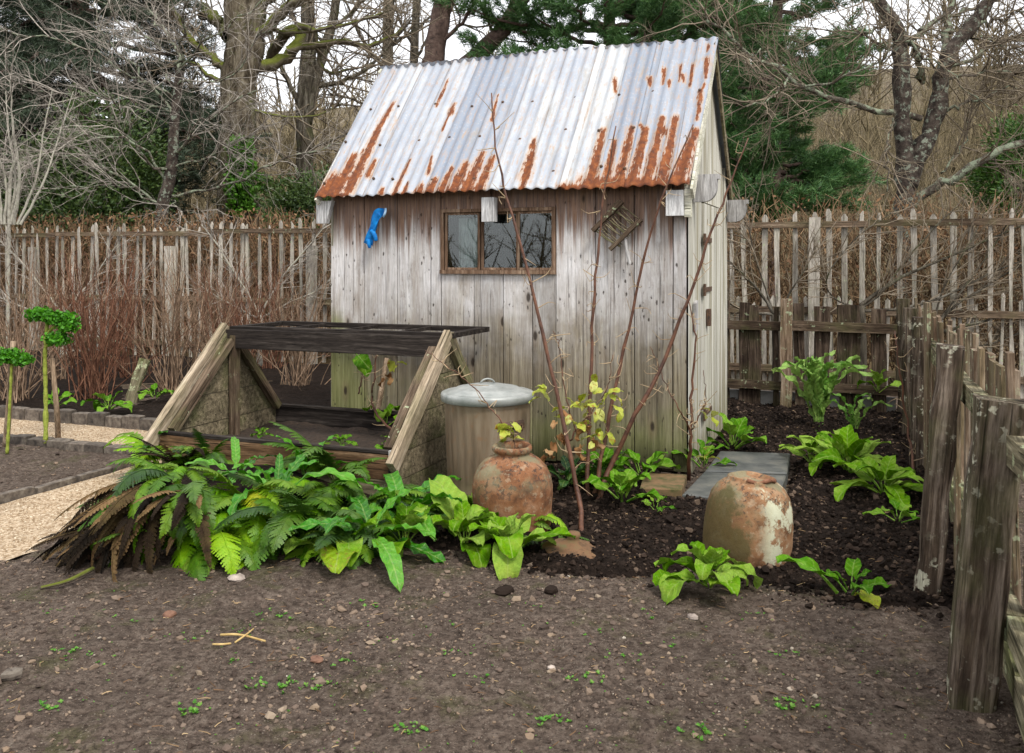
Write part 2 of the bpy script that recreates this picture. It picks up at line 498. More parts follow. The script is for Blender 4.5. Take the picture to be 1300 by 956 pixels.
plain('twig_wood', (.075, .062, .036), (.24, .20, .135), 1.2, .95, spec=.1, vary=1.1, bump=0, iso=True)
plain('twig_currant', (.11, .072, .05), (.33, .245, .18), 14, .9, spec=.15, vary=1.1, bump=0, iso=True)
plain('twig_hedge', (.055, .036, .023), (.25, .175, .115), 5, .9, spec=.1, vary=1.0, bump=0, iso=True)
plain('cane', (.040, .018, .012), (.135, .066, .042), 16, .6, spec=.4, bump=.3)
plain('twig_red', (.075, .036, .026), (.22, .125, .088), 14, .9, spec=.15, vary=1.0, bump=0, iso=True)
plain('cane_tip', (.20, .14, .09), (.46, .36, .24), 16, .75, bump=0)
plain('kale_stem', (.13, .15, .03), (.29, .33, .085), 30, .7, bump=.8, dist=.01)
plain('kale_leaf', (.03, .12, .012), (.09, .26, .03), 30, .6, vary=.7, bump=0, iso=True, trans=.15)
plain('frame_soil', (.016, .011, .008), (.055, .038, .027), 40, .95, bump=.8, dist=.02, detail=8)
plain('concrete', (.20, .195, .185), (.30, .295, .28), 12, .9)
plain('glazing_putty', (.25, .24, .22), (.36, .35, .33), 20, .8)

def fissured(name, c0, c1, c2, moss):
    t = NT(name)
    v = t.obj()
    n = t.noise(t.vmath('MULTIPLY', v, (9, 9, 1.6)), 1.0, 8, .7, .6)
    col = t.ramp(n, [(.36, c0), (.52, c1), (.66, c2)])
    col = t.mix(t.math('MULTIPLY', t.step(t.noise(v, 1.6, 6, .7), .50, .64), moss), col, t.mix(n, (.03, .035, .012), (.13, .14, .06)))
    M[name] = t.finish(col, .95, t.bump(n, 1.0, .08), spec=.1)
fissured('bark_oak', (.022, .017, .012), (.11, .092, .068), (.22, .195, .15), .7)
fissured('bark_grey', (.02, .017, .013), (.10, .088, .07), (.21, .195, .165), .5)
def gnarled():
    t = NT('bark_lichen')
    v = t.obj()
    n = t.noise(v, 9, 8, .65)
    col = t.ramp(n, [(.33, (.018, .014, .012)), (.52, (.06, .048, .04)), (.7, (.13, .11, .092))])
    l = t.step(t.noise(v, 9.5, 7, .75), .535, .585)
    col = t.mix(t.math('MULTIPLY', l, .75), col, (.27, .30, .24))
    M['bark_lichen'] = t.finish(col, .95, t.bump(n, 1.0, .05), spec=.2)
gnarled()
def lichened():
    t = NT('bark_lichen_pale')
    v = t.obj()
    n = t.noise(v, 12, 8, .7)
    col = t.ramp(n, [(.33, (.03, .024, .02)), (.52, (.10, .085, .07)), (.7, (.19, .17, .14))])
    l = t.step(t.noise(v, 8, 7, .75), .47, .56)
    col = t.mix(t.math('MULTIPLY', l, .85), col, (.30, .34, .25))
    M['bark_lichen_pale'] = t.finish(col, .95, t.bump(n, 1.0, .04), spec=.1)
lichened()
def mossy():
    t = NT('bark_moss')
    v = t.obj()
    n = t.noise(v, 5, 7, .65)
    col = t.ramp(n, [(.33, (.06, .05, .035)), (.6, (.16, .14, .10))])
    nz = t.xyz(t.node('ShaderNodeNewGeometry').outputs['Normal'])[2]
    mm = t.step(t.math('ADD', nz, t.math('MULTIPLY_ADD', t.noise(v, 2.2, 5, .7), 1.6, -.8)), -.25, .35)
    col = t.mix(t.math('MULTIPLY', mm, .85), col, t.mix(n, (.05, .065, .012), (.17, .19, .045)))
    M['bark_moss'] = t.finish(col, .95, t.bump(n, .9, .05), spec=.15)
mossy()

def bin_body():
    t = NT('bin_body')
    v = t.obj(); z = t.xyz(v)[2]
    st = t.noise(t.vmath('MULTIPLY', v, (10, 10, 1.2)), 1.0, 5, .65)
    n = t.noise(v, 22, 5, .65)
    col = t.ramp(st, [(.28, (.085, .062, .04)), (.48, (.17, .13, .09)), (.72, (.26, .22, .165))])
    col = t.mix(t.math('MULTIPLY', t.step(n, .55, .72), .5), col, (.21, .12, .07))
    col = t.mix(t.math('MULTIPLY', t.step(t.math('ADD', z, t.math('MULTIPLY', n, .25)), .40, .10), .45), col, (.13, .135, .06))
    M['bin_body'] = t.finish(col, .6, t.bump(n, .25, .003), metal=.15, spec=.4)
    t = NT('bin_lid')
    v = t.obj()
    n = t.noise(v, 9, 6, .65)
    col = t.ramp(n, [(.3, (.18, .192, .18)), (.5, (.28, .29, .275)), (.7, (.39, .395, .375))])
    col = t.mix(t.math('MULTIPLY', t.step(t.noise(v, 30, 4, .7), .60, .72), .4), col, (.30, .26, .19))
    M['bin_lid'] = t.finish(col, .42, t.bump(n, .2, .004), metal=.1, spec=.35)
bin_body()

def terracotta(name, moss, lich, base=((.075, .040, .026), (.195, .100, .060), (.30, .185, .125))):
    t = NT(name)
    v = t.obj()
    n = t.noise(v, 9, 6, .65)
    f = t.noise(v, 38, 5, .7)
    z = t.xyz(v)[2]; x = t.xyz(v)[0]
    col = t.ramp(n, [(.32, base[0]), (.5, base[1]), (.68, base[2])])
    blk = t.math('MULTIPLY', t.step(f, .52, .60), t.step(t.math('ADD', z, t.math('MULTIPLY', n, .3)), .28, .46))
    col = t.mix(t.math('MULTIPLY', blk, .8), col, (.045, .035, .03))
    wht = t.step(t.noise(v, 23, 6, .72), .56, .62)
    col = t.mix(t.math('MULTIPLY', wht, .35), col, (.40, .34, .25))
    sh = t.math('MULTIPLY', t.step(t.noise(t.vmath('ADD', v, (3.1, 1.2, .4)), 7.0, 5, .65), .46, .60), t.step(z, .22, .36))
    col = t.mix(t.math('MULTIPLY', sh, .75), col, t.mix(f, (.10, .10, .06), (.26, .25, .17)))
    if lich:
        lv = t.vmath('ADD', v, (1.7, .3, 2.2))
        lm = t.step(t.noise(lv, 7.5, 8, .74), .49, .55)
        lm = t.math('MULTIPLY', t.math('MULTIPLY', lm, t.step(z, .395, .375)), t.step(x, -.10, .02))
        col = t.mix(t.math('MULTIPLY', lm, .95), col, t.mix(f, (.44, .45, .32), (.60, .60, .48)))
    ms = t.step(t.math('ADD', t.math('ADD', t.math('MULTIPLY', x, -2.2), t.math('MULTIPLY', n, 1.0)), t.math('MULTIPLY', z, -.5)), 1.05 - moss, 1.25 - moss)
    col = t.mix(t.math('MULTIPLY', ms, .85), col, t.mix(f, (.028, .024, .010), (.10, .085, .036)))
    M[name] = t.finish(col, .88, t.bump(t.math('ADD', n, f), .5, .006), spec=.2)
terracotta('terracotta', .22, False)
terracotta('terracotta_lichen', .45, True, ((.11, .062, .038), (.25, .145, .088), (.35, .245, .165)))

def soil():
    t = NT('soil')
    v = t.obj()
    n1 = t.noise(v, 2.2, 5, .6)
    n2 = t.noise(v, 26, 6, .7)
    n3 = t.noise(v, 110, 4, .7)
    col = t.ramp(n2, [(.30, (.036, .027, .022)), (.5, (.104, .081, .066)), (.70, (.18, .147, .122))])
    col = t.hsv(col, .5, 1.0, t.math('MULTIPLY_ADD', n1, .9, .60))
    col = t.mix(t.math('MULTIPLY', t.step(t.noise(v, 3.1, 6, .7), .52, .66), .42), col, (.072, .078, .030))
    # fine grit
    vo = t.node('ShaderNodeTexVoronoi', {'Vector': v, 'Scale': 95.0})
    dk_ = t.math('MULTIPLY', t.step(t.noise(v, 60, 5, .75), .50, .40), .6)
    col = t.mix(dk_, col, (.022, .017, .014))
    gr = t.math('MULTIPLY', t.step(vo.outputs['Distance'], .30, .18), t.step(t.xyz(vo.outputs['Color'])[0], .72, .80))
    col = t.mix(t.math('MULTIPLY', gr, .7), col, (.27, .235, .195))
    far = t.step(t.xyz(v)[1], 9.0, 13.0)
    col = t.mix(far, col, t.ramp(t.noise(v, 4, 8, .7), [(.3, (.05, .038, .024)), (.55, (.12, .085, .05)), (.7, (.09, .10, .04))]))
    M['soil'] = t.finish(col, .95, t.bump(t.math('ADD', t.math('MULTIPLY', n2, 1.0), t.math('MULTIPLY', n3, .5)), 1.0, .025), spec=.1)
    t = NT('compost')
    v = t.obj()
    n2 = t.noise(v, 22, 6, .7); n3 = t.noise(v, 90, 4, .7)
    col = t.ramp(n2, [(.30, (.007, .005, .004)), (.55, (.020, .0145, .0115)), (.75, (.048, .035, .028))])
    M['compost'] = t.finish(col, .9, t.bump(t.math('ADD', n2, t.math('MULTIPLY', n3, .5)), 1.0, .03), spec=.08)
    t = NT('gravel')
    v = t.obj()
    vo = t.node('ShaderNodeTexVoronoi', {'Vector': v, 'Scale': 75.0})
    n = t.noise(v, 3, 4)
    col = t.ramp(t.xyz(vo.outputs['Color'])[0], [(0, (.24, .175, .115)), (.5, (.38, .295, .21)), (1, (.50, .415, .315))])
    col = t.hsv(col, .5, 1.0, t.math('MULTIPLY_ADD', n, .7, .62))
    M['gravel'] = t.finish(col, .9, t.bump(t.math('MULTIPLY', vo.outputs['Distance'], -1.0), .7, .01), spec=.25)
soil()

def clod(name, stops, rough, spec):
    t = NT(name)
    col = t.ramp(t.island(), stops, 'LINEAR')
    M[name] = t.finish(col, rough, None, spec=spec)
clod('pebble', [(0, (.045, .034, .028)), (.45, (.115, .088, .072)), (.74, (.18, .14, .11)), (.93, (.20, .15, .11)), (.985, (.27, .22, .17)), (1, (.42, .39, .34))], .9, .15)
clod('crumb', [(0, (.006, .004, .003)), (.6, (.019, .0135, .0105)), (.92, (.045, .032, .025)), (1, (.14, .105, .08))], .85, .1)
clod('litter', [(0, (.05, .03, .02)), (.5, (.16, .10, .06)), (1, (.42, .32, .20))], .85, .2)
clod('gravel_stone', [(0, (.22, .16, .105)), (.5, (.37, .29, .205)), (1, (.53, .46, .36))], .85, .3)

def leafmat(name, stops, rough=.5, trans=.25, vein=True, iso=False, blotch=None, spec=.4, vary=.5, obj_noise=14):
    t = NT(name)
    v = t.off(t.obj())
    r = t.island() if iso else t.rnd()
    n = t.noise(v, obj_noise, 4, .6)
    f = t.math('ADD', t.math('MULTIPLY', n, .55), t.math('MULTIPLY_ADD', r, vary, .22 - vary / 2))
    col = t.ramp(f, stops)
    col = t.mix(t.math('MULTIPLY', t.step(t.noise(v, 9, 5, .7), .56, .72), .35), col, t.hsv(col, .485, .9, 1.5))
    nrm = None
    if vein:
        y = t.xyz(t.obj())[1]; x = t.xyz(t.obj())[0]
        wv = t.math('SINE', t.math('MULTIPLY', t.math('SUBTRACT', x, t.math('MULTIPLY', t.math('ABSOLUTE', y), .9)), 150.0))
        mid = t.step(t.math('ABSOLUTE', y), .005, .001)
        col = t.mix(t.math('MULTIPLY', mid, .45), col, (.30, .38, .15))
        col = t.mix(t.math('MULTIPLY', t.step(wv, .80, 1.0), .16), col, (.34, .42, .16))
        col = t.mix(t.math('MULTIPLY', t.step(wv, -.2, -1.0), .22), col, t.hsv(col, .5, 1.0, .5))
        nrm = t.bump(t.math('ADD', t.math('MULTIPLY', wv, .5), t.math('MULTIPLY', t.noise(v, 70, 4, .6), 2.2)), .7, .005)
    col = t.hsv(col, t.math('MULTIPLY_ADD', t.noise(v, 45, 3), .05, .475), 1.0, t.math('MULTIPLY_ADD', t.noise(v, 95, 5, .75), 1.1, .45))
    if name.startswith('leaf_lung') or name == 'leaf_mid':
        col = t.mix(t.math('MULTIPLY', t.step(t.noise(v, 38, 5, .75), .62, .68), .7), col, (.20, .15, .05))
        col = t.mix(t.math('MULTIPLY', t.step(t.noise(v, 5, 3), .55, .75), .45), col, (.30, .36, .09))
    if blotch:
        col = t.mix(t.step(t.noise(v, 30, 5, .7), .54, .64), col, blotch)
    M[name] = t.finish(col, rough, nrm, spec=spec, trans=trans)
leafmat('leaf_lung', [(.2, (.062, .145, .018)), (.42, (.125, .245, .034)), (.62, (.225, .335, .082))], .85, trans=.18, spec=.12)
leafmat('leaf_yellowing', [(.2, (.16, .27, .03)), (.5, (.32, .42, .06)), (.7, (.44, .46, .09))], .6, blotch=(.22, .15, .05))
leafmat('leaf_mid', [(.2, (.045, .12, .014)), (.45, (.085, .20, .028)), (.65, (.16, .28, .055))], .8, spec=.15, trans=.15)
leafmat('leaf_dark', [(.2, (.010, .040, .010)), (.45, (.022, .075, .018)), (.65, (.05, .12, .03))], .4)
leafmat('leaf_tongue', [(.2, (.030, .12, .014)), (.45, (.06, .21, .027)), (.65, (.12, .30, .05))], .35, spec=.5)
leafmat('leaf_cardoon', [(.2, (.07, .16, .035)), (.45, (.14, .28, .06)), (.65, (.26, .40, .12))], .55)
leafmat('leaf_yellow', [(.2, (.25, .29, .05)), (.5, (.38, .41, .10)), (.7, (.47, .49, .18))], .6, vein=False, blotch=(.28, .15, .05))
leafmat('leaf_dry', [(.2, (.13, .065, .03)), (.5, (.30, .17, .085)), (.7, (.42, .29, .17))], .8, vein=False)
leafmat('fern_green', [(.2, (.036, .085, .012)), (.45, (.078, .162, .023)), (.65, (.15, .245, .044))], .5, vein=False, trans=.3)
leafmat('fern_dark', [(.2, (.018, .045, .010)), (.45, (.044, .092, .019)), (.65, (.085, .15, .034))], .5, vein=False, trans=.2)
leafmat('fern_bright', [(.2, (.09, .22, .02)), (.45, (.18, .35, .035)), (.65, (.28, .45, .07))], .5, vein=False, trans=.35)
leafmat('fern_yellow', [(.2, (.17, .24, .02)), (.45, (.30, .36, .04)), (.65, (.42, .44, .08))], .5, vein=False, trans=.35)
leafmat('fern_dead', [(.1, (.010, .008, .006)), (.40, (.030, .021, .014)), (.62, (.075, .055, .028)), (.8, (.17, .115, .065))], .9, vein=False, trans=.1, vary=.9, spec=.1)
leafmat('seedling', [(.1, (.03, .10, .015)), (.4, (.07, .20, .03)), (.7, (.16, .28, .07))], .55, vein=False, iso=True)
leafmat('needle_pine', [(.1, (.014, .042, .016)), (.35, (.045, .105, .037)), (.6, (.115, .205, .078))], .55, vein=False, iso=True, trans=.15, obj_noise=.9)
leafmat('needle_dark', [(.1, (.012, .022, .014)), (.35, (.028, .045, .026)), (.6, (.055, .075, .045))], .6, vein=False, iso=True, trans=.1, obj_noise=.9)
leafmat('laurel', [(.1, (.012, .026, .008)), (.35, (.03, .055, .016)), (.6, (.065, .10, .03))], .5, vein=False, iso=True, trans=.1, obj_noise=.8)
leafmat('yew', [(.1, (.012, .038, .010)), (.35, (.034, .085, .018)), (.6, (.08, .15, .035))], .55, vein=False, iso=True, trans=.15, obj_noise=1.2)
leafmat('ivy', [(.1, (.02, .06, .01)), (.35, (.05, .13, .02)), (.6, (.11, .22, .05))], .45, vein=False, iso=True, trans=.15, obj_noise=2)
leafmat('beech', [(.1, (.05, .027, .016)), (.35, (.12, .064, .036)), (.6, (.24, .145, .085))], .7, vein=False, iso=True, trans=.2, obj_noise=1.6)

def glass():
    t = NT('window_glass')
    fr = t.node('ShaderNodeFresnel', {'IOR': 1.62})
    tr = t.node('ShaderNodeBsdfTransparent', {'Color': (.80, .86, .85)})
    g = t.node('ShaderNodeBsdfGlossy', {'Color': (1, 1, 1), 'Roughness': .015})
    mx = t.node('ShaderNodeMixShader', {0: fr.outputs[0], 1: tr.outputs[0], 2: g.outputs[0]})
    t.t.links.new(mx.outputs[0], t.out.inputs['Surface'])
    M['glass'] = t.m
glass()
# ------------------------------------------------------------------ ground
def axis(parts):
    out = [np.linspace(a, b, n, endpoint=False) for a, b, n in parts]
    return np.concatenate(out + [[parts[-1][1]]])
def in_path(x, y):
    u = UX * (x - O[0]) + UY * (y - O[1]); v = -UY * (x - O[0]) + UX * (y - O[1])
    a = sstep(u, -3.99, -3.92) * (1 - sstep(u, -3.0, -2.93)) * (1 - sstep(v, -.05, .02))
    b = sstep(v, -.84, -.77) * (1 - sstep(v, -.05, .02)) * (1 - sstep(u, -3.0, -2.93))
    return np.maximum(a, b)
def soil_h(x, y):
    near = 1 - sstep(y, 9, 14)
    h = .035 * fbm(x * 1.1, y * 1.1, 3, 3) + near * (.026 * fbm(x * 7, y * 7, 3, 11) + .020 * np.abs(vnoise(x * 23, y * 23, 21)))
    p = in_path(x, y)
    return h * (1 - p) - .05 * p
def grid(name, xs, ys, hf, mat, smooth=True):
    X, Yg = np.meshgrid(xs, ys)
    V = np.stack([X, Yg, hf(X, Yg)], 2).reshape(-1, 3)
    nx, ny = len(xs), len(ys)
    i = np.arange(ny - 1)[:, None] * nx + np.arange(nx - 1)[None]
    Fq = np.stack([i, i + 1, i + nx + 1, i + nx], 2).reshape(-1, 4)
    return put(name, mesh_from(name, V, [Fq], [mat], smooth))
gx = axis([(-400, -60, 10), (-60, -12, 24), (-12, -4, 60), (-4, 3.6, 270), (3.6, 9, 50), (9, 60, 24), (60, 400, 10)])
gy = axis([(-60, -4, 14), (-4, 1.8, 40), (1.8, 6.2, 190), (6.2, 12, 90), (12, 30, 40), (30, 80, 12)])
ground = grid('ground', gx, gy, soil_h, M['soil']); ground['kind'] = 'structure'

def uv_grid(name, us, vs, hf, mat):
    U, Vv = np.meshgrid(us, vs)
    X = O[0] + UX * U - UY * Vv; Yg = O[1] + UY * U + UX * Vv
    V = np.stack([X, Yg, hf(U, Vv, X, Yg)], 2).reshape(-1, 3)
    nx, ny = len(us), len(vs)
    i = np.arange(ny - 1)[:, None] * nx + np.arange(nx - 1)[None]
    Fq = np.stack([i, i + 1, i + nx + 1, i + nx], 2).reshape(-1, 4)
    o = put(name, mesh_from(name, V, [Fq], [mat], True)); o['kind'] = 'structure'
    return o
def bed_edge(u, v, x, y, u0, u1, v0, v1, w=.35, soft=.3):
    n = .30 * fbm(x * 2.3, y * 2.3, 3, 5)
    d = np.minimum(np.minimum(u - u0, u1 - u), np.minimum(v - v0, v1 - v)) + n * w
    return sstep(d, 0.0, soft)
def compost_h(u, v, x, y):
    e = bed_edge(u, v, x, y, -1.15, 1.9, -2.15, 3.6, 1.0)
    lump = .06 * fbm(x * 5, y * 5, 3, 31) + .05 * np.abs(fbm(x * 14, y * 14, 3, 41))
    sl = sstep(u, -.30, -.10) * (1 - sstep(u, .62, .74)) * sstep(v, -.80, -.62) * (1 - sstep(v, .62, .80))
    return -.10 + e * (.135 + lump) - .02 * (1 - e) - .10 * sl
uv_grid('compost_bed', np.linspace(-1.6, 1.95, 140), np.linspace(-2.9, 3.7, 250), compost_h, M['compost'])
uv_grid('shrub_bed', np.linspace(-14, -2.75, 150), np.linspace(.06, 4.6, 80), lambda u, v, x, y: .02 + .04 * fbm(x * 3, y * 3, 3, 7) + .03 * np.abs(fbm(x * 11, y * 11, 2, 9)), M['compost'])
def path_h(u, v, x, y): return -.012 + .010 * fbm(x * 6, y * 6, 2, 17)
uv_grid('gravel_path', np.linspace(-3.87, -2.9, 40), np.linspace(-5.0, -.70, 120), path_h, M['gravel'])
uv_grid('gravel_cross_path', np.linspace(-14, -2.9, 120), np.linspace(-.696, .03, 20), path_h, M['gravel'])
def hill(x, y):
    return -1.5 + 24 * sstep(y + 6 * np.sin(x * .03) + .22 * x, 22, 120) + .5 * fbm(x * .12, y * .12, 3, 51)
grid('hillside', np.linspace(-260, 260, 130), np.linspace(24, 260, 90), hill, M['hillside'])['kind'] = 'structure'

# ------------------------------------------------------------------ plank shapes
def loft(mb, secs):
    S = np.asarray(secs, float); n, k, _ = S.shape
    i = np.arange(n - 1)[:, None] * k; j = np.arange(k)[None]; j2 = (j + 1) % k
    Fq = np.stack([i + j, i + j2, i + k + j2, i + k + j], 2).reshape(-1, 4)
    mb.add(S.reshape(-1, 3), Fq, [list(range(k))[::-1]], [list(range((n - 1) * k, n * k))])
    return mb
def rough_plank(rg, L, W, T, n=4, jit=.004, axis='x', end=None, chamfer=.003):
    """sawn piece from 0 to L along the axis, W wide, T thick, centred, uneven edges; end='point' a picket's tip"""
    ts = list(np.linspace(0, 1, n + 1)); ws = [1.0] * (n + 1)
    if end == 'point':
        tip = 1 - W * .9 / L
        ts = list(np.linspace(0, tip, n)) + [1.0]; ws = [1.0] * n + [.16]
    secs = []
    for t, w in zip(ts, ws):
        c = rg.normal(0, jit, 2)
        a = W / 2 * w + rg.normal(0, jit); b = W / 2 * w + rg.normal(0, jit); h = T / 2 + rg.normal(0, jit * .3)
        q = min(chamfer, h * .6)
        ring = [(-a, -h + q), (-a + q, -h), (b - q, -h), (b, -h + q), (b, h), (-a, h)]
        e = rg.normal(0, jit) if t in (0, 1) else 0
        if axis == 'x':
            secs.append([(t * L + e, y + c[0], z) for y, z in ring])
        else:
            secs.append([(y + c[0], z, t * L + e) for y, z in ring])
    return loft(MB(), secs)
def RM(loc, rx=0, ry=0, rz=0, s=1):
    return Matrix.LocRotScale(Vector([float(c) for c in loc]), Euler((rx, ry, rz)), Vector((s, s, s)) if not isinstance(s, tuple) else Vector(s))
def beam(name, mat, parent, a, b, W, T, rg, up=(0, 0, 1), n=4, jit=.004):
    """plank from a to b; W across, T along 'up'"""
    a = Vector(a); b = Vector(b); d = b - a
    x = d.normalized(); y = Vector(up).cross(x).normalized(); z = x.cross(y)
    Mx = Matrix((x, y, z)).transposed().to_4x4(); Mx.translation = a
    me = rough_plank(rg, d.length, W, T, n, jit).mesh(name, mat)
    return put(name, me, parent, Mx)

# ------------------------------------------------------------------ shed
shed = thing('garden_shed', 'weathered grey plank shed with rusty corrugated iron roof', 'shed', (O[0], O[1], 0), RZ)
SW, SD = 2.9, 1.8
EZ, EV, RZT, RV = 2.0, -.15, 3.225, .9
def roof_z(v):
    v = min(v, 2 * RV - v)
    return EZ + (v - EV) * (RZT - EZ) / (RV - EV)
rg = np.random.default_rng(5)
def shed_board(x0, x1, z0, z1, yf=0.0, name='board', mat='shed_front', th=.022, n=3, gap=.0025):
    secs = []
    pr = rg.uniform(-.006, .004)
    for t in np.linspace(0, 1, n + 1):
        z = z0 + (z1 - z0) * t + (rg.normal(0, .006) if t == 0 else 0)
        a = x0 + gap + rg.normal(0, .0012); b = x1 - gap + rg.normal(0, .0012)
        p = yf + pr + rg.normal(0, .0015)
        secs.append([(a, p + .003, z), (a + .003, p, z), (b - .003, p, z), (b, p + .003, z), (b, p + th, z), (a, p + th, z)])
    return loft(MB(), secs).build(name, M[mat], shed)
edges_px = [419, 440, 462, 483, 504, 526, 547]
front_u = [-SW + .0] + [float(u_at(p, 0)) for p in (462, 504, 547)]
WX0, WX1, WZ0, WZ1 = float(u_at(560, 0)), float(u_at(706, 0)), 1.405, 1.895
below = [float(u_at(p, 0)) for p in (602, 639, 676)]
right_u = [WX1] + [float(u_at(p, 0)) for p in (756, 805, 854)]
for a, b in zip(front_u[:-1], front_u[1:]):
    shed_board(a, b, .03, 2.13)
shed_board(front_u[-1], WX0, .03, 2.13)
bl = [WX0] + below + [WX1]
for a, b in zip(bl[:-1], bl[1:]):
    shed_board(a, b, .03, WZ0)
shed_board(WX0, (WX0 + WX1) / 2 - .05, WZ1, 2.13); shed_board((WX0 + WX1) / 2 - .05, WX1, WZ1, 2.13)
for a, b in zip(right_u[:-1], right_u[1:]):
    shed_board(a, b, .03, 2.13)
shed_board(right_u[-1], -.015, .03, 2.13, .004)
# a darker corner post behind the last board and the pale corner boards of the side
def poly_board(pts, off, name='board', mat='shed_side'):
    return MB().prism(pts, off).build(name, M[mat], shed)
def side_board(v0, v1, z0, z1=None, x=0.0, th=.022, mat='shed_side', gap=.003, name='board', out=1):
    p = rg.uniform(-.004, .004) + x
    a, b = v0 + gap, v1 - gap
    za = roof_z(a) - .03 if z1 is None else z1
    zb = roof_z(b) - .03 if z1 is None else z1
    pts = [(p, a, z0), (p, b, z0), (p, b, zb)]
    if z1 is None and a < RV < b:
        pts.append((p, RV, roof_z(RV) - .03))
    pts.append((p, a, za))
    return poly_board(pts, (-th * out, 0, 0), name, mat)
side_board(.0, .16, .02, x=.022, name='corner_board')
vs = [.16, .30, .44, .57]
for a, b in zip(vs[:-1], vs[1:]): side_board(a, b, .03)
DV0, DV1, DZ1 = .57, 1.52, 1.93
for a, b in zip(np.linspace(DV0, DV1, 7)[:-1], np.linspace(DV0, DV1, 7)[1:]):     # gable boards above the door
    MB().prism([(-.002, a + .003, DZ1 + .02), (-.002, b - .003, DZ1 + .02)] + [(-.002, b - .003, roof_z(b - .003) - .03)] + ([(-.002, RV, roof_z(RV) - .03)] if a < RV < b else []) + [(-.002, a + .003, roof_z(a + .003) - .03)], (-.022, 0, 0)).build('board', M['shed_side'], shed)
for a, b in ((1.52, 1.66),): side_board(a, b, .03)
side_board(1.66, 1.80, .02, x=.022, name='corner_board')
door = MB().box(-.03, -.006, DV0 + .01, DV1 - .01, .06, DZ1).build('door', M['wood_inside'], shed)
for k in range(7):
    a, b = np.linspace(DV0, DV1, 8)[k:k + 2]
    MB().box(-.004, .012 + rg.uniform(0, .004), a + .004, b - .004, .05, DZ1 + .005).build('board', M['shed_side'], door)
for z in (1.66, 1.28, .34):
    h = MB().box(.018, .024, DV0 - .05, DV0 + .34, z - .018, z + .018)
    h.box(.016, .030, DV0 - .03, DV0 + .02, z - .045, z + .045)
    h.build('hinge', M['iron'], door)
MB().box(.018, .045, DV0 + .10, DV0 + .17, 1.00, 1.13).build('latch', M['iron'], door)
poly_board([(.046, .04, 1.00), (.046, .13, 1.02), (.046, .13, 1.22), (.046, .04, 1.20)], (-.02, 0, 0), 'catch_plate', 'wood_block')
# left end, back wall and floor
for a, b in zip(np.linspace(0, SD, 11)[:-1], np.linspace(0, SD, 11)[1:]): side_board(a, b, .03, x=-SW, out=-1)
for a, b in zip(np.linspace(-SW, 0, 13)[:-1], np.linspace(-SW, 0, 13)[1:]):
    MB().box(a + .003, b - .003, SD - .022, SD, .03, 2.1).build('board', M['wood_dark'], shed)
MB().box(-SW + .03, -.03, .03, SD - .03, .02, .05).build('shed_floor', M['wood_inside'], shed)
MB().box(-1.80, -1.64, .10, .12, .8, 1.83).build('inside_board', M['wood_white'], shed)

# window
fr = MB()
fb = .025
fr.box(WX0, WX1, -.030, .03, WZ0 - .005, WZ0 + .024)                       # sill
fr.box(WX0 + .001, WX1 - .001, -.020, .03, WZ1 - fb, WZ1)
fr.box(WX0 + .002, WX0 + fb, -.016, .03, WZ0 + .024, WZ1 - fb)
fr.box(WX1 - fb, WX1 - .002, -.016, .03, WZ0 + .024, WZ1 - fb)
window = fr.build('window', M['wood_window'], shed)
pane_px = [(567, 607), (612, 655), (659, 701)]
for k, (p0, p1) in enumerate(pane_px):
    a, b = float(u_at(p0, 0)) - .012, float(u_at(p1, 0)) + .012
    s = MB(); z0, z1 = WZ0 + .026, WZ1 - fb - .002; w = .017; yo = (.0, .014, -.004)[k]
    s.box(a, b, yo, yo + .022, z0, z0 + w); s.box(a, b, yo, yo + .022, z1 - w, z1)
    s.box(a, a + w, yo + .001, yo + .021, z0 + w, z1 - w); s.box(b - w, b, yo + .001, yo + .021, z0 + w, z1 - w)
    s.build('sash', M['wood_window'], window)
    MB().box(a + w * .5, b - w * .5, yo + .009, yo + .013, z0 + w * .5, z1 - w * .5).build('pane', M['glass'], window)

# brackets under the eaves: front, and the round ended ones on the gable
def bracket(x0, x1, z0, z1, cut=0.0, d=.13):
    poly_board([(x0, -.022, z0 + cut), (x0, -.022 - d * .45, z0), (x0, -.022 - d, z0), (x0, -.022 - d, z1), (x0, -.022, z1)], (x1 - x0, 0, 0), 'bracket', 'wood_white')
poly_board([(-SW - .07, -.05, 1.80), (-SW + .02, -.05, 1.80), (-SW + .075, -.05, 1.98), (-SW - .07, -.05, 1.98)], (0, -.05, 0), 'bracket', 'wood_white')
xm = float(u_at(621, -.1)); poly_board([(xm - .05, -.06, 1.79), (xm + .05, -.06, 1.79), (xm + .05, -.06, 1.97), (xm - .05, -.06, 1.97)], (0, -.07, 0), 'bracket', 'wood_white')
poly_board([(-.135, -.045, 1.81), (-.015, -.045, 1.81), (-.015, -.045, 1.985), (-.135, -.045, 1.985)], (0, -.07, 0), 'bracket', 'wood_white')
poly_board([(-.013, -.030, 1.80), (.03, -.030, 1.80), (.03, -.030, 2.03), (-.013, -.030, 2.03)], (0, -.055, 0), 'bracket', 'wood_verge')
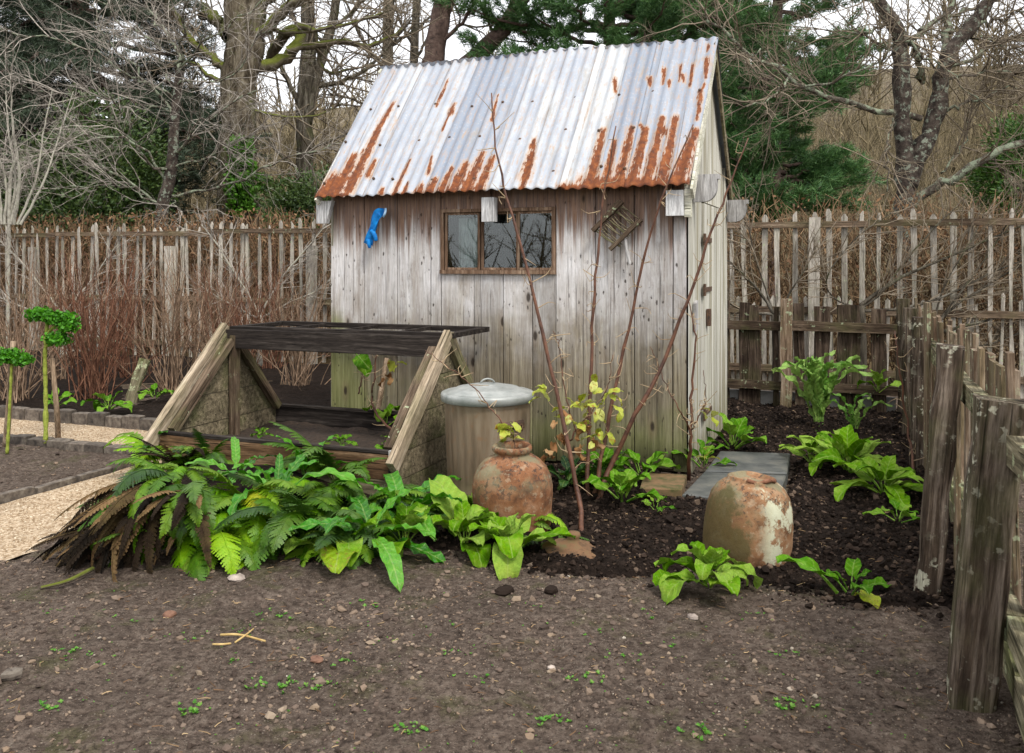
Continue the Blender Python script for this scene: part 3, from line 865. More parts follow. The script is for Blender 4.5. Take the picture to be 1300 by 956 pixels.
def corbel(v, z1, L=.17, Hh=.19):
    pts = [(.03, v, z1 - Hh), (.03 + L * .45, v, z1 - Hh)]
    for a in np.linspace(-PI / 2, 0, 7)[1:]:
        pts.append((.03 + L * .45 + L * .5 * math.cos(a), v, z1 - Hh * .42 + Hh * .58 * math.sin(a)))
    pts += [(.03 + L * .95, v, z1 - .035), (.03 + L * 1.05, v, z1 - .035), (.03 + L * 1.05, v, z1), (.03, v, z1)]
    m = MB(); P = np.array(pts)
    c = P.mean(0); 
    k = len(P); m.add(np.vstack([P, P + (0, .05, 0)]), np.stack([np.arange(k), (np.arange(k) + 1) % k, (np.arange(k) + 1) % k + k, np.arange(k) + k], 1), [list(range(k))[::-1]], [list(range(k, 2 * k))])
    m.build('corbel', M['wood_block'], shed)
corbel(.03, 2.10); corbel(1.72, 2.03)

# roof
th = math.atan2(RZT - EZ, RV - EV); SL = math.hypot(RZT - EZ, RV - EV)
def zz(off, k, L): return [((off[0] + a / k, off[1] + b / k), (off[0] + c / k, off[1] + d / k), w / k) for a, b, c, d, w in L]
lobes = zz((380, 30), 3.413, [
    (100, 752, 150, 680, 46), (150, 745, 240, 572, 19), (85, 757, 210, 740, 13), (212, 720, 345, 455, 17), (345, 455, 408, 340, 8), (298, 655, 330, 588, 10),
    (355, 735, 362, 712, 8), (405, 745, 480, 590, 7), (450, 738, 470, 690, 8), (510, 738, 530, 700, 13), (560, 732, 590, 672, 15), (558, 650, 575, 572, 6),
    (605, 738, 660, 628, 13), (655, 738, 725, 608, 20), (715, 738, 792, 562, 18), (768, 738, 840, 578, 16), (594, 355, 645, 245, 5), (655, 390, 675, 345, 8),
    (955, 730, 990, 645, 11), (978, 665, 1010, 560, 18), (1012, 532, 1018, 505, 10), (620, 460, 655, 380, 4), (835, 420, 860, 310, 5)]) + zz((640, 30), 3.414, [
    (255, 716, 790, 708, 16), (360, 700, 790, 690, 30), (370, 700, 430, 462, 17), (440, 690, 478, 512, 14), (495, 690, 553, 452, 17), (555, 690, 612, 457, 18), (618, 690, 685, 412, 19),
    (682, 690, 743, 410, 20), (745, 700, 830, 470, 27), (480, 245, 484, 300, 7), (630, 240, 632, 268, 9), (697, 200, 688, 262, 7), (715, 252, 715, 275, 7),
    (775, 225, 780, 250, 8), (818, 180, 805, 272, 6), (878, 155, 875, 235, 9), (850, 300, 835, 420, 8), (765, 180, 760, 250, 5), (885, 95, 880, 120, 6), (870, 260, 850, 300, 5), (590, 440, 610, 470, 6), (690, 460, 700, 480, 12)])
def rust_of(P):
    """how rusted each point of the front slope is: tongues that run up the sheets from the eaves"""
    W = np.stack([O[0] + UX * P[:, 0] - UY * P[:, 1], O[1] + UY * P[:, 0] + UX * P[:, 1], P[:, 2]], 1)
    q = np.stack([650 + F * W[:, 0] / W[:, 1], 331 - F * (W[:, 2] - EYE) / W[:, 1]], 1)
    r = np.zeros(len(P))
    for a, b, w in lobes:
        a = np.array(a); b = np.array(b); d = b - a
        t = np.clip(((q - a) @ d) / (d @ d), 0, 1)
        dist = np.linalg.norm(q - a - t[:, None] * d, axis=1) / (w * 1.3 * (1 - .5 * t))
        r = np.maximum(r, np.clip(1.0 - .52 * dist, 0, 1))
    return r
PITCH = .088
def roof_sheet(xa, xb, lift, back=False, nx=8, ns=64):
    """xa, xb: (eave x, ridge x) of the two long edges"""
    n = max(2, int(round((xb[0] - xa[0]) / PITCH * nx)))
    a = np.linspace(0, 1, n + 1)[None]; s = np.linspace(0, 1, ns + 1)[:, None]
    xe = xa[0] + (xb[0] - xa[0]) * a; xr = xa[1] + (xb[1] - xa[1]) * a
    X = xe * (1 - s) + xr * s
    wave = .0105 * np.cos(2 * PI * xe / PITCH) + lift + .004 * np.sin(s * 5 + xe * 3) + 0 * s
    d = s * (SL + .035 + .010 * np.sin(xe[0, 0] * 9 + 2))
    Yl = EV + d * math.cos(th) - math.sin(th) * wave
    Zl = EZ + d * math.sin(th) + math.cos(th) * wave
    if back: Yl = 2 * RV - Yl
    top = np.stack([X, Yl, Zl], 2).reshape(-1, 3)
    nn = (0, (math.sin(th) if not back else -math.sin(th)) * .0022, -math.cos(th) * .0022)
    bot = top + np.array(nn)
    m = n + 1
    i = np.arange(ns)[:, None] * m + np.arange(n)[None]
    q = np.stack([i, i + 1, i + m + 1, i + m], 2).reshape(-1, 4)
    if back: q = q[:, ::-1]
    K = len(top)
    e1 = np.arange(n); rim = np.stack([e1 + 1, e1, e1 + K, e1 + 1 + K], 1)
    side = np.arange(ns) * m
    rims = [rim, np.stack([side, side + m, side + m + K, side + K], 1), np.stack([side + n + m, side + n, side + n + K, side + n + m + K], 1)]
    me = mesh_from('roof_sheet', np.vstack([top, bot]), [q, q[:, ::-1] + K] + rims, [M['roof']], True)
    at_ = me.attributes.new('rust', 'FLOAT', 'POINT')
    r = rust_of(top) if not back else .3 * np.exp(-((top[:, 2] - EZ) / .12) ** 2)
    at_.data.foreach_set('value', np.concatenate([r, r]).astype(np.float32))
    return put('roof_sheet', me, shed)
XL, XR = (-2.955, -2.945), (.035, .075)
cut = [XL] + [(float(u_at(p, EV)), ) * 2 for p in (500, 613, 713, 793)] + [XR]
cut = [(c[0], c[0] + .01 * (c[0] + 2.955) / 3) if i not in (0, 5) else c for i, c in enumerate(cut)]
for k in range(5):
    roof_sheet(cut[k], (cut[k + 1][0] + (.03 if k < 4 else 0), cut[k + 1][1] + (.03 if k < 4 else 0)), .016 + .004 * ((k * 2) % 5), ns=64)
for k in range(5):
    roof_sheet(cut[k], (cut[k + 1][0] + .0, cut[k + 1][1] + .0), .016 + .003 * (k % 2), back=True, nx=6, ns=4)
nails = MB()
rgn = np.random.default_rng(3)
for s in (.10, .36, .63):
    for x in np.arange(-2.85, 0, .31):
        x = round((x + rgn.uniform(-.08, .08)) / PITCH) * PITCH
        d = (s + rgn.uniform(-.03, .03)) * SL
        c = np.array([x, EV + d * math.cos(th) - math.sin(th) * .034, EZ + d * math.sin(th) + math.cos(th) * .034])
        nn = np.array([0, -math.sin(th), math.cos(th)])
        nails.tube([c - nn * .01, c + nn * .004, c + nn * .009], [.012, .012, .005], 6)
nails.build('roof_nails', M['iron'], shed)['kind'] = 'stuff'
def verge(x0, x1, back, dz0, dz1, mat, name='bargeboard'):
    s0, s1 = -.02, SL + .02
    P = []
    for d, o in ((s0, dz0), (s1, dz0), (s1, dz1), (s0, dz1)):
        y = EV + d * math.cos(th) - math.sin(th) * o; z = EZ + d * math.sin(th) + math.cos(th) * o
        P.append((x0, 2 * RV - y if back else y, z))
    poly_board(P, (x1 - x0, 0, 0), name, mat)
verge(.040, .058, False, -.095, .006, 'wood_verge')
verge(.041, .059, True, -.075, .003, 'wood_frame')
verge(-SW - .045, -SW - .028, False, -.06, .003, 'wood_verge'); verge(-SW - .045, -SW - .028, True, -.06, .003, 'wood_verge')
rc = MB(); rc.prism([(-2.95, RV - .05, RZT - .07), (-2.95, RV, RZT - .012), (-2.95, RV + .05, RZT - .07)], (3.0, 0, 0)); rc.build('ridge_cap', M['wood_inside'], shed)
MB().box(-SW, .0, -.02, .03, 2.1, 2.15).build('wall_plate', M['wood_inside'], shed)

# ------------------------------------------------------------------ fences
def variants(name, mat, k, seed, H, W, T, **kw):
    r = np.random.default_rng(seed)
    out = []
    for i in range(k):
        w = W * r.uniform(.8, 1.2)
        out.append(rough_plank(r, H * r.uniform(.97, 1.03), w, T, axis='z', **kw).mesh(name, M[mat]))
    return out
FV = 4.76
back_fence = thing('picket_fence', 'tall grey cleft picket fence running behind the shed and the bushes', 'fence', G(0, FV), RZ)
pk = variants('picket', 'wood_picket', 8, 21, 2.06, .047, .022, end='point', jit=.007, n=6)
pks = variants('short_picket', 'wood_picket', 6, 22, 1.08, .043, .02, end='point', jit=.006, n=4)
rg = np.random.default_rng(8)
for i, u in enumerate(np.arange(-14.2, 4.4, .185)):
    put('picket', pk[rg.integers(8)], back_fence, RM((u + rg.normal(0, .012), 0, rg.normal(0, .02)), rg.normal(0, .012), rg.normal(0, .014), rg.normal(0, .1)))
    if u > -3.5:
        put('short_picket', pks[rg.integers(6)], back_fence, RM((u + .092 + rg.normal(0, .015), .005, rg.normal(0, .03)), 0, rg.normal(0, .02), rg.normal(0, .1)))
for z, t in ((1.93, .07), (.92, .08), (.22, .08)):
    for a in np.arange(-14.3, 4.4, 3.1):
        beam('rail', M['wood_rail'], back_fence, (a, -.038, z + rg.normal(0, .015)), (a + 3.09, -.038, z + rg.normal(0, .015)), .04, t, rg, n=5, jit=.006)
for u, h in ((-14.2, 1.9), (-11.6, 1.72), (-8.75, 1.72), (-6.2, 1.72), (-3.2, 1.75), (-.6, 1.8), (u_at(1035, FV), 2.0), (3.7, 1.9)):
    put('post', rough_plank(rg, h, .12, .11, axis='z', n=4, jit=.005).mesh('post', M['wood_picket']), back_fence, RM((float(u), -.125, 0)))

LV = 3.17
low_fence = thing('low_fence', 'low dark brown paling fence between the shed and the corner post', 'fence', G(0, LV), RZ)
lb = [variants('paling', 'wood_dark', 2, 30 + k, 1.07, w, .025, jit=.005, n=4) for k, w in enumerate((.06, .10, .16, .22))]
for px, w, dz in ((912, 1, 0), (920, 1, .0), (944, 1, -.02), (957, 1, .0), (985, 0, -.03), (1016, 1, -.02), (1043, 2, -.01), (1079, 3, -.02), (1117, 2, -.05)):
    put('paling', lb[w][rg.integers(2)], low_fence, RM((float(u_at(px, LV)), 0, dz - .0), 0, rg.normal(0, .008), rg.normal(0, .03)))
for u0 in np.arange(-.75, -2.9, -.2):
    put('paling', lb[1][0], low_fence, RM((u0, 0, rg.normal(0, .02))))
uc = 1.50
for a, b in ((-2.9, float(u_at(998, LV))), (float(u_at(998, LV)) + .01, uc - .05)):
    for z, t in ((.85, .095), (.25, .085)):
        beam('rail', M['wood_dark_rail'], low_fence, (a, -.045, z), (b, -.045, z - .01), .05, t, rg, n=5, jit=.005)
put('post', rough_plank(rg, 1.12, .105, .10, axis='z', jit=.005).mesh('post', M['wood_paling']), low_fence, RM((float(u_at(999, LV)), -.09, 0)))
MB().box(-2.9, uc - .06, .035, .06, -.05, .17).build('gravel_board', M['concrete'], low_fence)

RU = 1.50
right_fence = thing('side_fence', 'low lichened paling fence with square posts running towards the viewer', 'fence', G(RU, 0), RZ)
def fence_post(v, h, w, lean=0.0, leany=0.0, d=None, label=None, x=0.0):
    me = rough_plank(np.random.default_rng(int(v * 100) + 900), h + .3, w, d or w, axis='z', n=9, jit=.0035, chamfer=.012).mesh('post', M['wood_post'])
    return put('post', me, right_fence, RM((x - .3 * math.tan(lean), v, -.3), leany, lean, 0))
fence_post(-2.86, 1.04, .145, .085, 0, .13, x=float(u_at(1231, -2.86)) - RU)
fence_post(-1.90, 1.14, .105, .085, .01, .10, x=float(u_at(1176, -1.90)) - RU)
fence_post(.70, 1.10, .12, .01, 0, .10)
fence_post(1.95, 1.10, .10); fence_post(LV, 1.13, .11, 0, 0, .11); fence_post(-4.3, 1.05, .13)
for a, b in ((-4.3, -2.86), (-2.86, -1.90), (-1.90, .70), (.70, 1.95), (1.95, LV)):
    beam('rail', M['wood_lichen_rail'], right_fence, (.085, a - .03, .88), (.085, b - .035, .88), .055, .10, rg, n=5, jit=.004)
    beam('rail', M['wood_lichen_rail'], right_fence, (.085, a - .03, .29), (.085, b - .035, .29), .055, .09, rg, n=5, jit=.004)
    beam('gravel_board', M['wood_lichen_rail'], right_fence, (.10, a - .03, .07), (.10, b - .035, .07), .03, .13, rg, n=4, jit=.003)
pv = [variants('paling', 'wood_paling', 3, 50 + k, 1.09, w, .022, jit=.004, n=5) for k, w in enumerate((.08, .11, .14))]
for v in np.arange(-4.2, LV, .195):
    put('paling', pv[rg.integers(3)][rg.integers(3)], right_fence, RM((.128, v + rg.normal(0, .012), rg.normal(.02, .02)), rg.normal(0, .012), 0, PI / 2 + rg.normal(0, .03)))
# two loose palings nailed on the garden side
put('paling', pv[2][1], right_fence, RM((.035, .42, .09), 0, .0, PI / 2 + .1, 1.02))
put('paling', pv[1][1], right_fence, RM((.03, -1.62, -.05), 0, .02, PI / 2, 1.0))

# ------------------------------------------------------------------ cold frame
CF = G(-1.51, -1.44)
frame = thing('cold_frame', 'wooden cold frame with gabled ends and open dark lid', 'cold frame', CF, RZ)
rg = np.random.default_rng(14)
L0, D0, AY, AZ, WH = -1.82, 1.28, .69, .96, .32
for z0, z1, m in ((-.02, .165, 'wood_frame'), (.168, WH, 'wood_red')):
    beam('front_board', M[m], frame, (L0 + .03, 0, (z0 + z1) / 2), (-.02, 0, (z0 + z1) / 2), .04, z1 - z0, rg, n=6, jit=.003)
    beam('back_board', M['wood_black'], frame, (L0 + .03, D0, (z0 + z1) / 2), (-.02, D0, (z0 + z1) / 2), .035, z1 - z0, rg, n=6, jit=.003)
beam('capping', M['wood_black'], frame, (L0 + .02, .01, WH + .012), (-.02, .01, WH + .012), .055, .02, rg, n=5, jit=.002)
beam('capping', M['wood_black'], frame, (L0 + .02, D0 - .01, WH + .012), (-.02, D0 - .01, WH + .012), .05, .02, rg, n=5, jit=.002)
beam('corner_post', M['wood_black'], frame, (-.005, -.028, -.02), (-.005, -.028, .31), .05, .018, rg, up=(0, 1, 0))
def slope_y(z): return (z - WH) / (AZ - WH) * AY
for x in (L0, -.03):
    zs = [-.02, .155, WH, .53, .74, AZ]
    for z0, z1 in zip(zs[:-1], zs[1:]):
        a0 = max(0, slope_y(z0)); a1 = max(0, slope_y(z1)); g = .003
        y00, y01 = a0 + .03, D0 - (a0 * (D0 - AY) / AY) - .02
        y10, y11 = a1 + .03, D0 - (a1 * (D0 - AY) / AY) - .02
        if y11 - y10 < .01: y10 = y11 - .01 if y11 < y10 else y10
        MB().prism([(x, y00, z0 + g), (x, y01, z0 + g), (x, max(y10, y11), z1 - g), (x, min(y10, y11), z1 - g)], (.026 + rg.uniform(0, .004), 0, 0)).build('end_board', M['wood_frame'], frame)
for x, mat, off in ((L0 - .012, 'wood_pale', 0), (.018, 'wood_pale', 0)):
    nrm = Vector((0, -(AZ - WH), AY)).normalized()
    beam('rafter', M[mat], frame, (x, -.085, WH - .065), (x, AY + .012, AZ + .035), .05, .10, rg, up=nrm, n=4, jit=.003)
    nb = Vector((0, (AZ - WH), D0 - AY)).normalized()
    beam('rafter', M['wood_frame'], frame, (x, D0 + .06, WH - .06), (x, AY + .014, AZ + .02), .05, .08, rg, up=nb, n=4, jit=.003)
for x in (L0 + .065, -.075):
    beam('inner_rafter', M['wood_dark_rail'], frame, (x, .05, WH + .02), (x, AY - .03, AZ - .06), .055, .06, rg, up=nrm, n=3, jit=.003)
    beam('inner_rafter', M['wood_dark_rail'], frame, (x, D0 - .05, WH + .01), (x, AY + .03, AZ - .06), .055, .055, rg, up=nb, n=3, jit=.003)
    beam('king_post', M['wood_dark_rail'], frame, (x + .01, AY, .16), (x + .01, AY, AZ - .02), .06, .06, rg, up=(0, 1, 0), n=3, jit=.003)
beam('ridge_beam', M['wood_black'], frame, (L0 + .02, AY - .01, AZ - .045), (-.012, AY - .01, AZ - .045), .04, .14, rg, n=6, jit=.003)
sash = MB()
sx0, sx1, sy0, sy1, sz = L0 + .015, .05, AY + .014, AY + .66, AZ + .012
sash.box(sx0, sx1, sy0, sy0 + .07, sz, sz + .035); sash.box(sx0, sx1, sy1 - .07, sy1, sz + .0, sz + .036)
sash.box(sx0 + .001, sx0 + .07, sy0 + .07, sy1 - .07, sz + .001, sz + .034); sash.box(sx1 - .07, sx1 - .001, sy0 + .07, sy1 - .07, sz + .001, sz + .034)
so = sash.build('lid', M['wood_black'], frame)
for k in range(1, 4):
    x = sx0 + (sx1 - sx0) * k / 4
    MB().box(x - .016, x + .016, sy0 + .07, sy1 - .07, sz + .006, sz + .03).build('glazing_bar', M['wood_black'], so)
MB().box(-.025, .012, -.05, -.024, .295, .355).build('hinge', M['glazing_putty'], frame)
sm = grid('frame_soil', np.linspace(L0 + .04, -.04, 60), np.linspace(.03, D0 - .03, 40), lambda x, y: .20 + .02 * fbm(x * 8, y * 8, 3, 61), M['frame_soil'])
sm.location = [float(c) for c in CF]; sm.rotation_euler = (0, 0, RZ); sm['kind'] = 'structure'; sm.name = 'cold_frame_soil'

# ------------------------------------------------------------------ path edgings, slabs, sill
def kerb(name, label, a, b, piece, W, H, mat, seed, cat='edging'):
    r = np.random.default_rng(seed)
    a = np.array(a); b = np.array(b); d = b - a; L = np.linalg.norm(d); n = int(L / piece)
    root = thing(name, label, cat, G(a[0], a[1]), RZ + math.atan2(d[1], d[0]))
    mm = []
    for k in range(5):
        m = MB(); w = piece * r.uniform(.90, .97); hh = H * r.uniform(.85, 1.12); c = .005
        S = []
        for t, q in ((0, c), (.06, 0), (.5, -.003), (.94, 0), (1, c)):
            x = (t - .5) * w
            S.append([(x, -W / 2 + q, -.06), (x, -W / 2 + q, hh - c - q), (x, -W / 2 + c + q, hh - q * .6), (x, W / 2 - c - q, hh - q * .6), (x, W / 2 - q, hh - c - q), (x, W / 2 - q, -.06)][::-1])
        mm.append(loft(m, S).mesh('block', M[mat]))
    for i in range(n):
        put('block', mm[r.integers(5)], root, RM(((i + .5) * piece, r.normal(0, .006), r.normal(0, .006)), r.normal(0, .03), r.normal(0, .02), r.normal(0, .03)))
    return root
kerb('brick_edging', 'row of dark bricks on edge along the back of the cross path', (-13.5, .04), (-2.95, .04), .20, .09, .10, 'kerb_stone', 71)
kerb('cobble_edging', 'low rough cobble edging along the near side of the cross path', (-13.5, -.76), (-3.95, -.76), .21, .11, .035, 'kerb_stone', 72)
kerb('path_kerb', 'dark kerb between the left soil bed and the sandy path', (-3.91, -4.9), (-3.91, -.86), .33, .05, .025, 'kerb_stone', 73)

def slab(name, label, pts, h, mat, cat='paving slab', z0=-.04, kind=None):
    P = np.array([[p[0], p[1], z0] for p in pts]); c = P.mean(0)
    top = P + (0, 0, h - z0 - .008); inn = c + (P - c) * .965; inn[:, 2] = h
    k = len(P); i = np.arange(k); j = (i + 1) % k
    m = MB(); m.add(np.vstack([P - c * (1, 1, 0), top - c * (1, 1, 0), inn - c * (1, 1, 0)]), np.stack([i, j, j + k, i + k], 1), np.stack([i + k, j + k, j + 2 * k, i + 2 * k], 1), [list(range(2 * k, 3 * k))])
    o = m.build(name, M[mat]); o.location = (float(c[0]), float(c[1]), 0)
    return tag(o, label, cat)
slab('paving_slab', 'grey slate slab in front of the shed door, nearer the tilted pot', [gp(866, 628, .07), gp(985, 640, .07), gp(998, 604, .07), gp(893, 600, .07)], .075, 'slate')
slab('paving_slab', 'grey slate slab beside the shed door, farther from the viewer', [gp(895, 599, .07), gp(999, 602, .07), gp(1003, 577, .07), gp(914, 574, .07)], .08, 'slate')
slab('timber_sill', 'mossy brown timber step lying at the foot of the plank wall', [gp(812, 623, .05), gp(866, 625, .05), gp(872, 606, .05), gp(818, 603, .05)], .07, 'mossy_timber', 'step')
# ------------------------------------------------------------------ dustbin
p = gp(619, 634); 
bin_ = thing('dustbin', 'old galvanised dustbin with pale blue-grey domed lid', 'dustbin', (p[0], p[1], .0))
n = 168; rg = np.random.default_rng(2)
zs = [-.02, .03, .035, .05, .055, .15, .30, .40, .52, .60, .625, .64]
rs = [.245, .245, .252, .252, .247, .250, .257, .261, .265, .268, .275, .268]
m = MB(); a = np.linspace(0, 2 * PI, n, endpoint=False)
V = []
for z, r in zip(zs, rs):
    rib = .0032 * np.cos(a * 28) if .06 < z < .6 else 0
    V.append(np.stack([(r + rib) * np.cos(a), (r + rib) * np.sin(a), np.full(n, z)], 1))
i = np.arange(len(zs) - 1)[:, None] * n; j = np.arange(n)[None]
m.add(np.vstack(V), np.stack([i + j, i + (j + 1) % n, i + n + (j + 1) % n, i + n + j], 2).reshape(-1, 4))
m.build('bin_body', M['bin_body'], bin_, True)
m = MB().lathe([(.276, .625), (.292, .628), (.294, .664), (.290, .676), (.272, .683), (.264, .679), (.256, .684), (.20, .702), (.195, .706), (.185, .705), (.12, .720), (.06, .730), (.03, .733), (.001, .734)], 64)
lid = m.build('bin_lid', M['bin_lid'], bin_, True)
hx = np.linspace(-1, 1, 13)
m = MB().tube([(.045 * x, .0 + 0.01 * x, .728 + .030 * (1 - x * x) ** .6) for x in hx], [.006] * 13, 8)
m.build('lid_handle', M['bin_lid'], lid, True)
for az in (-.95, 2.2):
    m = MB()
    for s in (-1, 1): m.tube([(.258, s * .065, .50), (.285, s * .065, .50), (.292, s * .055, .47)], [.006] * 3, 6)
    m.tube([(.275, -.065, .505), (.288, -.03, .502), (.290, .03, .502), (.275, .065, .505)], [.008] * 4, 6)
    m.box(.252, .268, -.09, .09, .48, .53)
    h = m.build('bin_handle', M['iron'], bin_, True); h.rotation_euler = (0, 0, az)

# ------------------------------------------------------------------ terracotta
def pot(name, label, loc, prof, mat, n=56, tilt=(0, 0, 0), jit=.004, seed=1, z0=0.0):
    m = MB().lathe(prof, n, jit=jit, rng=np.random.default_rng(seed))
    o = m.build(name, M[mat], None, True)
    o.location = (loc[0], loc[1], z0); o.rotation_euler = tilt
    return tag(o, label, 'pot')
p = gp(652, 676)
prof = [(.001, .0), (.195, .0), (.208, .012), (.212, .06), (.217, .14), (.222, .20), (.222, .245), (.212, .30), (.190, .345), (.158, .38), (.125, .402), (.100, .412), (.094, .420),
        (.100, .430), (.108, .438), (.111, .450), (.109, .462), (.100, .468), (.088, .462), (.082, .44), (.085, .415), (.14, .37), (.19, .30), (.2, .2), (.19, .05), (.001, .03)]
pot('terracotta_pot', 'round terracotta jar with narrow mouth standing upright before the dustbin', p, prof, 'terracotta', z0=.02, tilt=(.02, -.02, .4))
p = gp(947, 712)
prof = [(.20, .0), (.206, .02), (.213, .10), (.211, .20), (.202, .29), (.186, .355), (.160, .40), (.132, .425), (.112, .436), (.112, .452), (.104, .456), (.094, .450), (.085, .440), (.001, .436)]
pot('rhubarb_forcer', 'pale lichen-blotched clay forcing pot standing alone on the dark compost', p, [(a_, b_ * .90) for a_, b_ in prof], 'terracotta_lichen', z0=.015, tilt=(.03, .06, .3), jit=.006, seed=4)
rim_ = MB(); aa = np.linspace(-.75, .95, 12)
rim_.tube([(.112 * math.sin(q) , -.112 * math.cos(q) * .95, .408 + .006 * math.sin(q * 5)) for q in aa], np.full(12, .010) * (1 + .2 * np.sin(aa * 9)), 7)
fp = [o for o in COL.objects if o.name == 'rhubarb_forcer'][0]
rim_.build('rim', M['iron_rust'], fp, True)
p = gp(727, 707)
prof = [(.001, .0), (.12, .0), (.150, .008), (.154, .020), (.146, .026), (.11, .034), (.06, .055), (.035, .066), (.028, .078), (.036, .092), (.030, .106), (.001, .108)]
pot('clay_lid', 'mossy clay pot lid with knob lying on soil right of the jar', p, prof, 'clay_brown', n=40, tilt=(.05, .06, 0), z0=.02)

# ------------------------------------------------------------------ things hung on the shed
def on_wall(px, py, d=.03):
    """point d in front of the shed front seen at a pixel"""
    u = float(u_at(px, -d)); q = G(u, -d)
    return u, EYE - (py - 331) / F * q[1]
u, z = on_wall(480, 290)
g = thing('rubber_glove', 'bright blue rubber glove hung limp on the shed planks', 'glove', G(u, -.03, z), RZ)
spine = smooth_path([(.075, -.03, .118), (.045, -.055, .125), (.015, -.055, .085), (-.01, -.05, .02), (-.045, -.04, -.05), (-.07, -.035, -.125)], 18)
m = MB(); k = 14; secs = []
for i, c in enumerate(spine):
    t = i / 17; w = .029 + .016 * math.sin(t * 7) * .4 + .010 * t; d = .016 + .005 * math.sin(t * 9 + 1)
    T = spine[min(i + 1, 17)] - spine[max(i - 1, 0)]; T /= np.linalg.norm(T)
    B = np.cross(T, (0, 1, 0)); B /= np.linalg.norm(B); Nn = np.array([0, 1.0, 0])
    secs.append([c + B * (w * math.cos(q) * (1 + .10 * math.sin(3 * q + t * 8))) + Nn * (d * math.sin(q) + .007 * math.sin(4 * q + t * 11)) for q in np.linspace(0, 2 * PI, k, endpoint=False)])
loft(m, secs); m.build('palm', M['glove'], g, True)
m = MB(); m.tube(smooth_path([(-.03, -.05, -.02), (.0, -.055, -.055), (.012, -.05, -.10)], 8), np.linspace(.022, .015, 8), 8)
m.build('finger', M['glove'], g, True)
m = MB(); m.tube(smooth_path([(-.06, -.05, -.09), (-.05, -.055, -.13), (-.045, -.05, -.155)], 8), np.linspace(.019, .011, 8), 8)
m.build('finger', M['glove'], g, True)
m = MB(); m.tube(spine[:2] + np.array([.006, -.002, .002]), [.040, .036], 12); m.build('cuff', M['glove_cuff'], g, True)

u, z = on_wall(783, 287, .05)
tw = thing('twig_hurdle', 'small twig rack hung at a slant near the shed window', 'twig rack', G(u, -.05, z), RZ)
rg = np.random.default_rng(9)
A = math.radians(48); ax = np.array([math.cos(A), 0, math.sin(A)]); bx = np.array([math.sin(A), 0, -math.cos(A)])
def tp(a, b, y=0): return tuple(ax * a + bx * b + np.array([0, y, 0]))
beam('rail', M['wood_dark_rail'], tw, tp(-.135, -.105, -.03), tp(.16, -.085, -.03), .035, .03, rg, up=(0, 1, 0), n=3, jit=.003)
beam('rail', M['wood_dark_rail'], tw, tp(-.15, .085, -.03), tp(.155, .105, -.03), .03, .03, rg, up=(0, 1, 0), n=3, jit=.003)
for k in range(15):
    a = -.115 + .25 * k / 14
    pts = smooth_path([tp(a + rg.normal(0, .008), -.12, -.012), tp(a + rg.normal(0, .01), 0, -.018 + rg.normal(0, .004)), tp(a + rg.normal(0, .012), .12, -.012)], 5)
    MB().tube(pts, np.linspace(.0055, .004, 5), 5).build('twig', M['wood_frame'], tw)
MB().tube(smooth_path([tp(-.02, .10, -.01), tp(-.10, .20, -.01), tp(-.135, .25, 0)], 5), [.012] * 5, 6).build('twig_handle', M['wood_block'], tw)

# ------------------------------------------------------------------ stones, sticks, stakes
def stone(label, px, py, s, mat, seed, flat=.6):
    r = np.random.default_rng(seed); p = gp(px, py)
    na, nb = 9, 6; V = []
    for b in range(nb + 1):
        f = PI * b / nb
        for a in range(na):
            q = 2 * PI * a / na
            d = np.array([math.sin(f) * math.cos(q), math.sin(f) * math.sin(q), math.cos(f)])
            rr = s * (1 + .38 * float(fbm(d[0] * 1.7 + seed, d[1] * 1.7 + d[2], 2, seed))) * (1 + r.normal(0, .05))
            V.append(d * rr * (1, .8, flat))
    i = np.arange(nb)[:, None] * na; j = np.arange(na)[None]
    o = MB().add(np.array(V), np.stack([i + j, i + (j + 1) % na, i + na + (j + 1) % na, i + na + j], 2).reshape(-1, 4)[:, ::-1]).build('stone', M[mat])
    o.location = (p[0], p[1], float(soil_h(p[0], p[1])) + s * flat * .45); o.rotation_euler = (0, 0, r.uniform(0, 6))
    tag(o, label, 'stone')
stone('dull brick-red stone in the open soil below the fern bank', 215, 786, .030, 'stone_red', 5)
stone('rounded brown stone at the tip of the dead ferns', 122, 708, .042, 'stone_red', 6)
stone('pale buff stone beside the tip of the dead ferns', 133, 716, .030, 'stone', 7)
stone('flat red tile shard lying in soil near the dry stalks', 402, 838, .032, 'stone_red', 8, .35)
stone('grey flint at the near left corner of the soil', 14, 868, .036, 'kerb_stone', 9)
stone('flat pale stone lying just under the bright fern tips', 301, 735, .045, 'stone', 10, .35)
stone('dark clod of earth in front of the middle leafy plants', 640, 752, .05, 'crumb', 11, .45)
stone('dark wet clod nearest the clay lid on bare soil', 700, 756, .038, 'crumb', 12, .5)
stone('small brown stone in soil before the right leafy plant', 880, 762 + 20, .025, 'stone', 13)
stone('small white flint halfway along the bare soil', 700, 850, .017, 'stone', 14)
def stick(name, label, cat, pts, r0, r1, mat, k=6):
    P = smooth_path(np.array(pts), 10)
    o = MB().tube(P - P[0], np.linspace(r0, r1, 10), k).build(name, M[mat], None, True)
    o.location = [float(c) for c in P[0]]
    return tag(o, label, cat)
stick('fallen_stick', 'thin dark mossy stick lying on soil below the dead ferns', 'stick', [gp(52, 746, .02), gp(85, 738, .03), gp(118, 722, .03)], .007, .012, 'bark_moss')
stick('dry_stalk', 'longest straw-coloured stalk lying on the soil', 'stalk', [gp(280, 806, .015), gp(305, 806, .025), gp(337, 814, .015)], .005, .004, 'straw')
stick('dry_stalk', 'short straw stalk crossing the longest one', 'stalk', [gp(298, 816, .012), gp(312, 806, .03), gp(322, 798, .02)], .004, .003, 'straw')
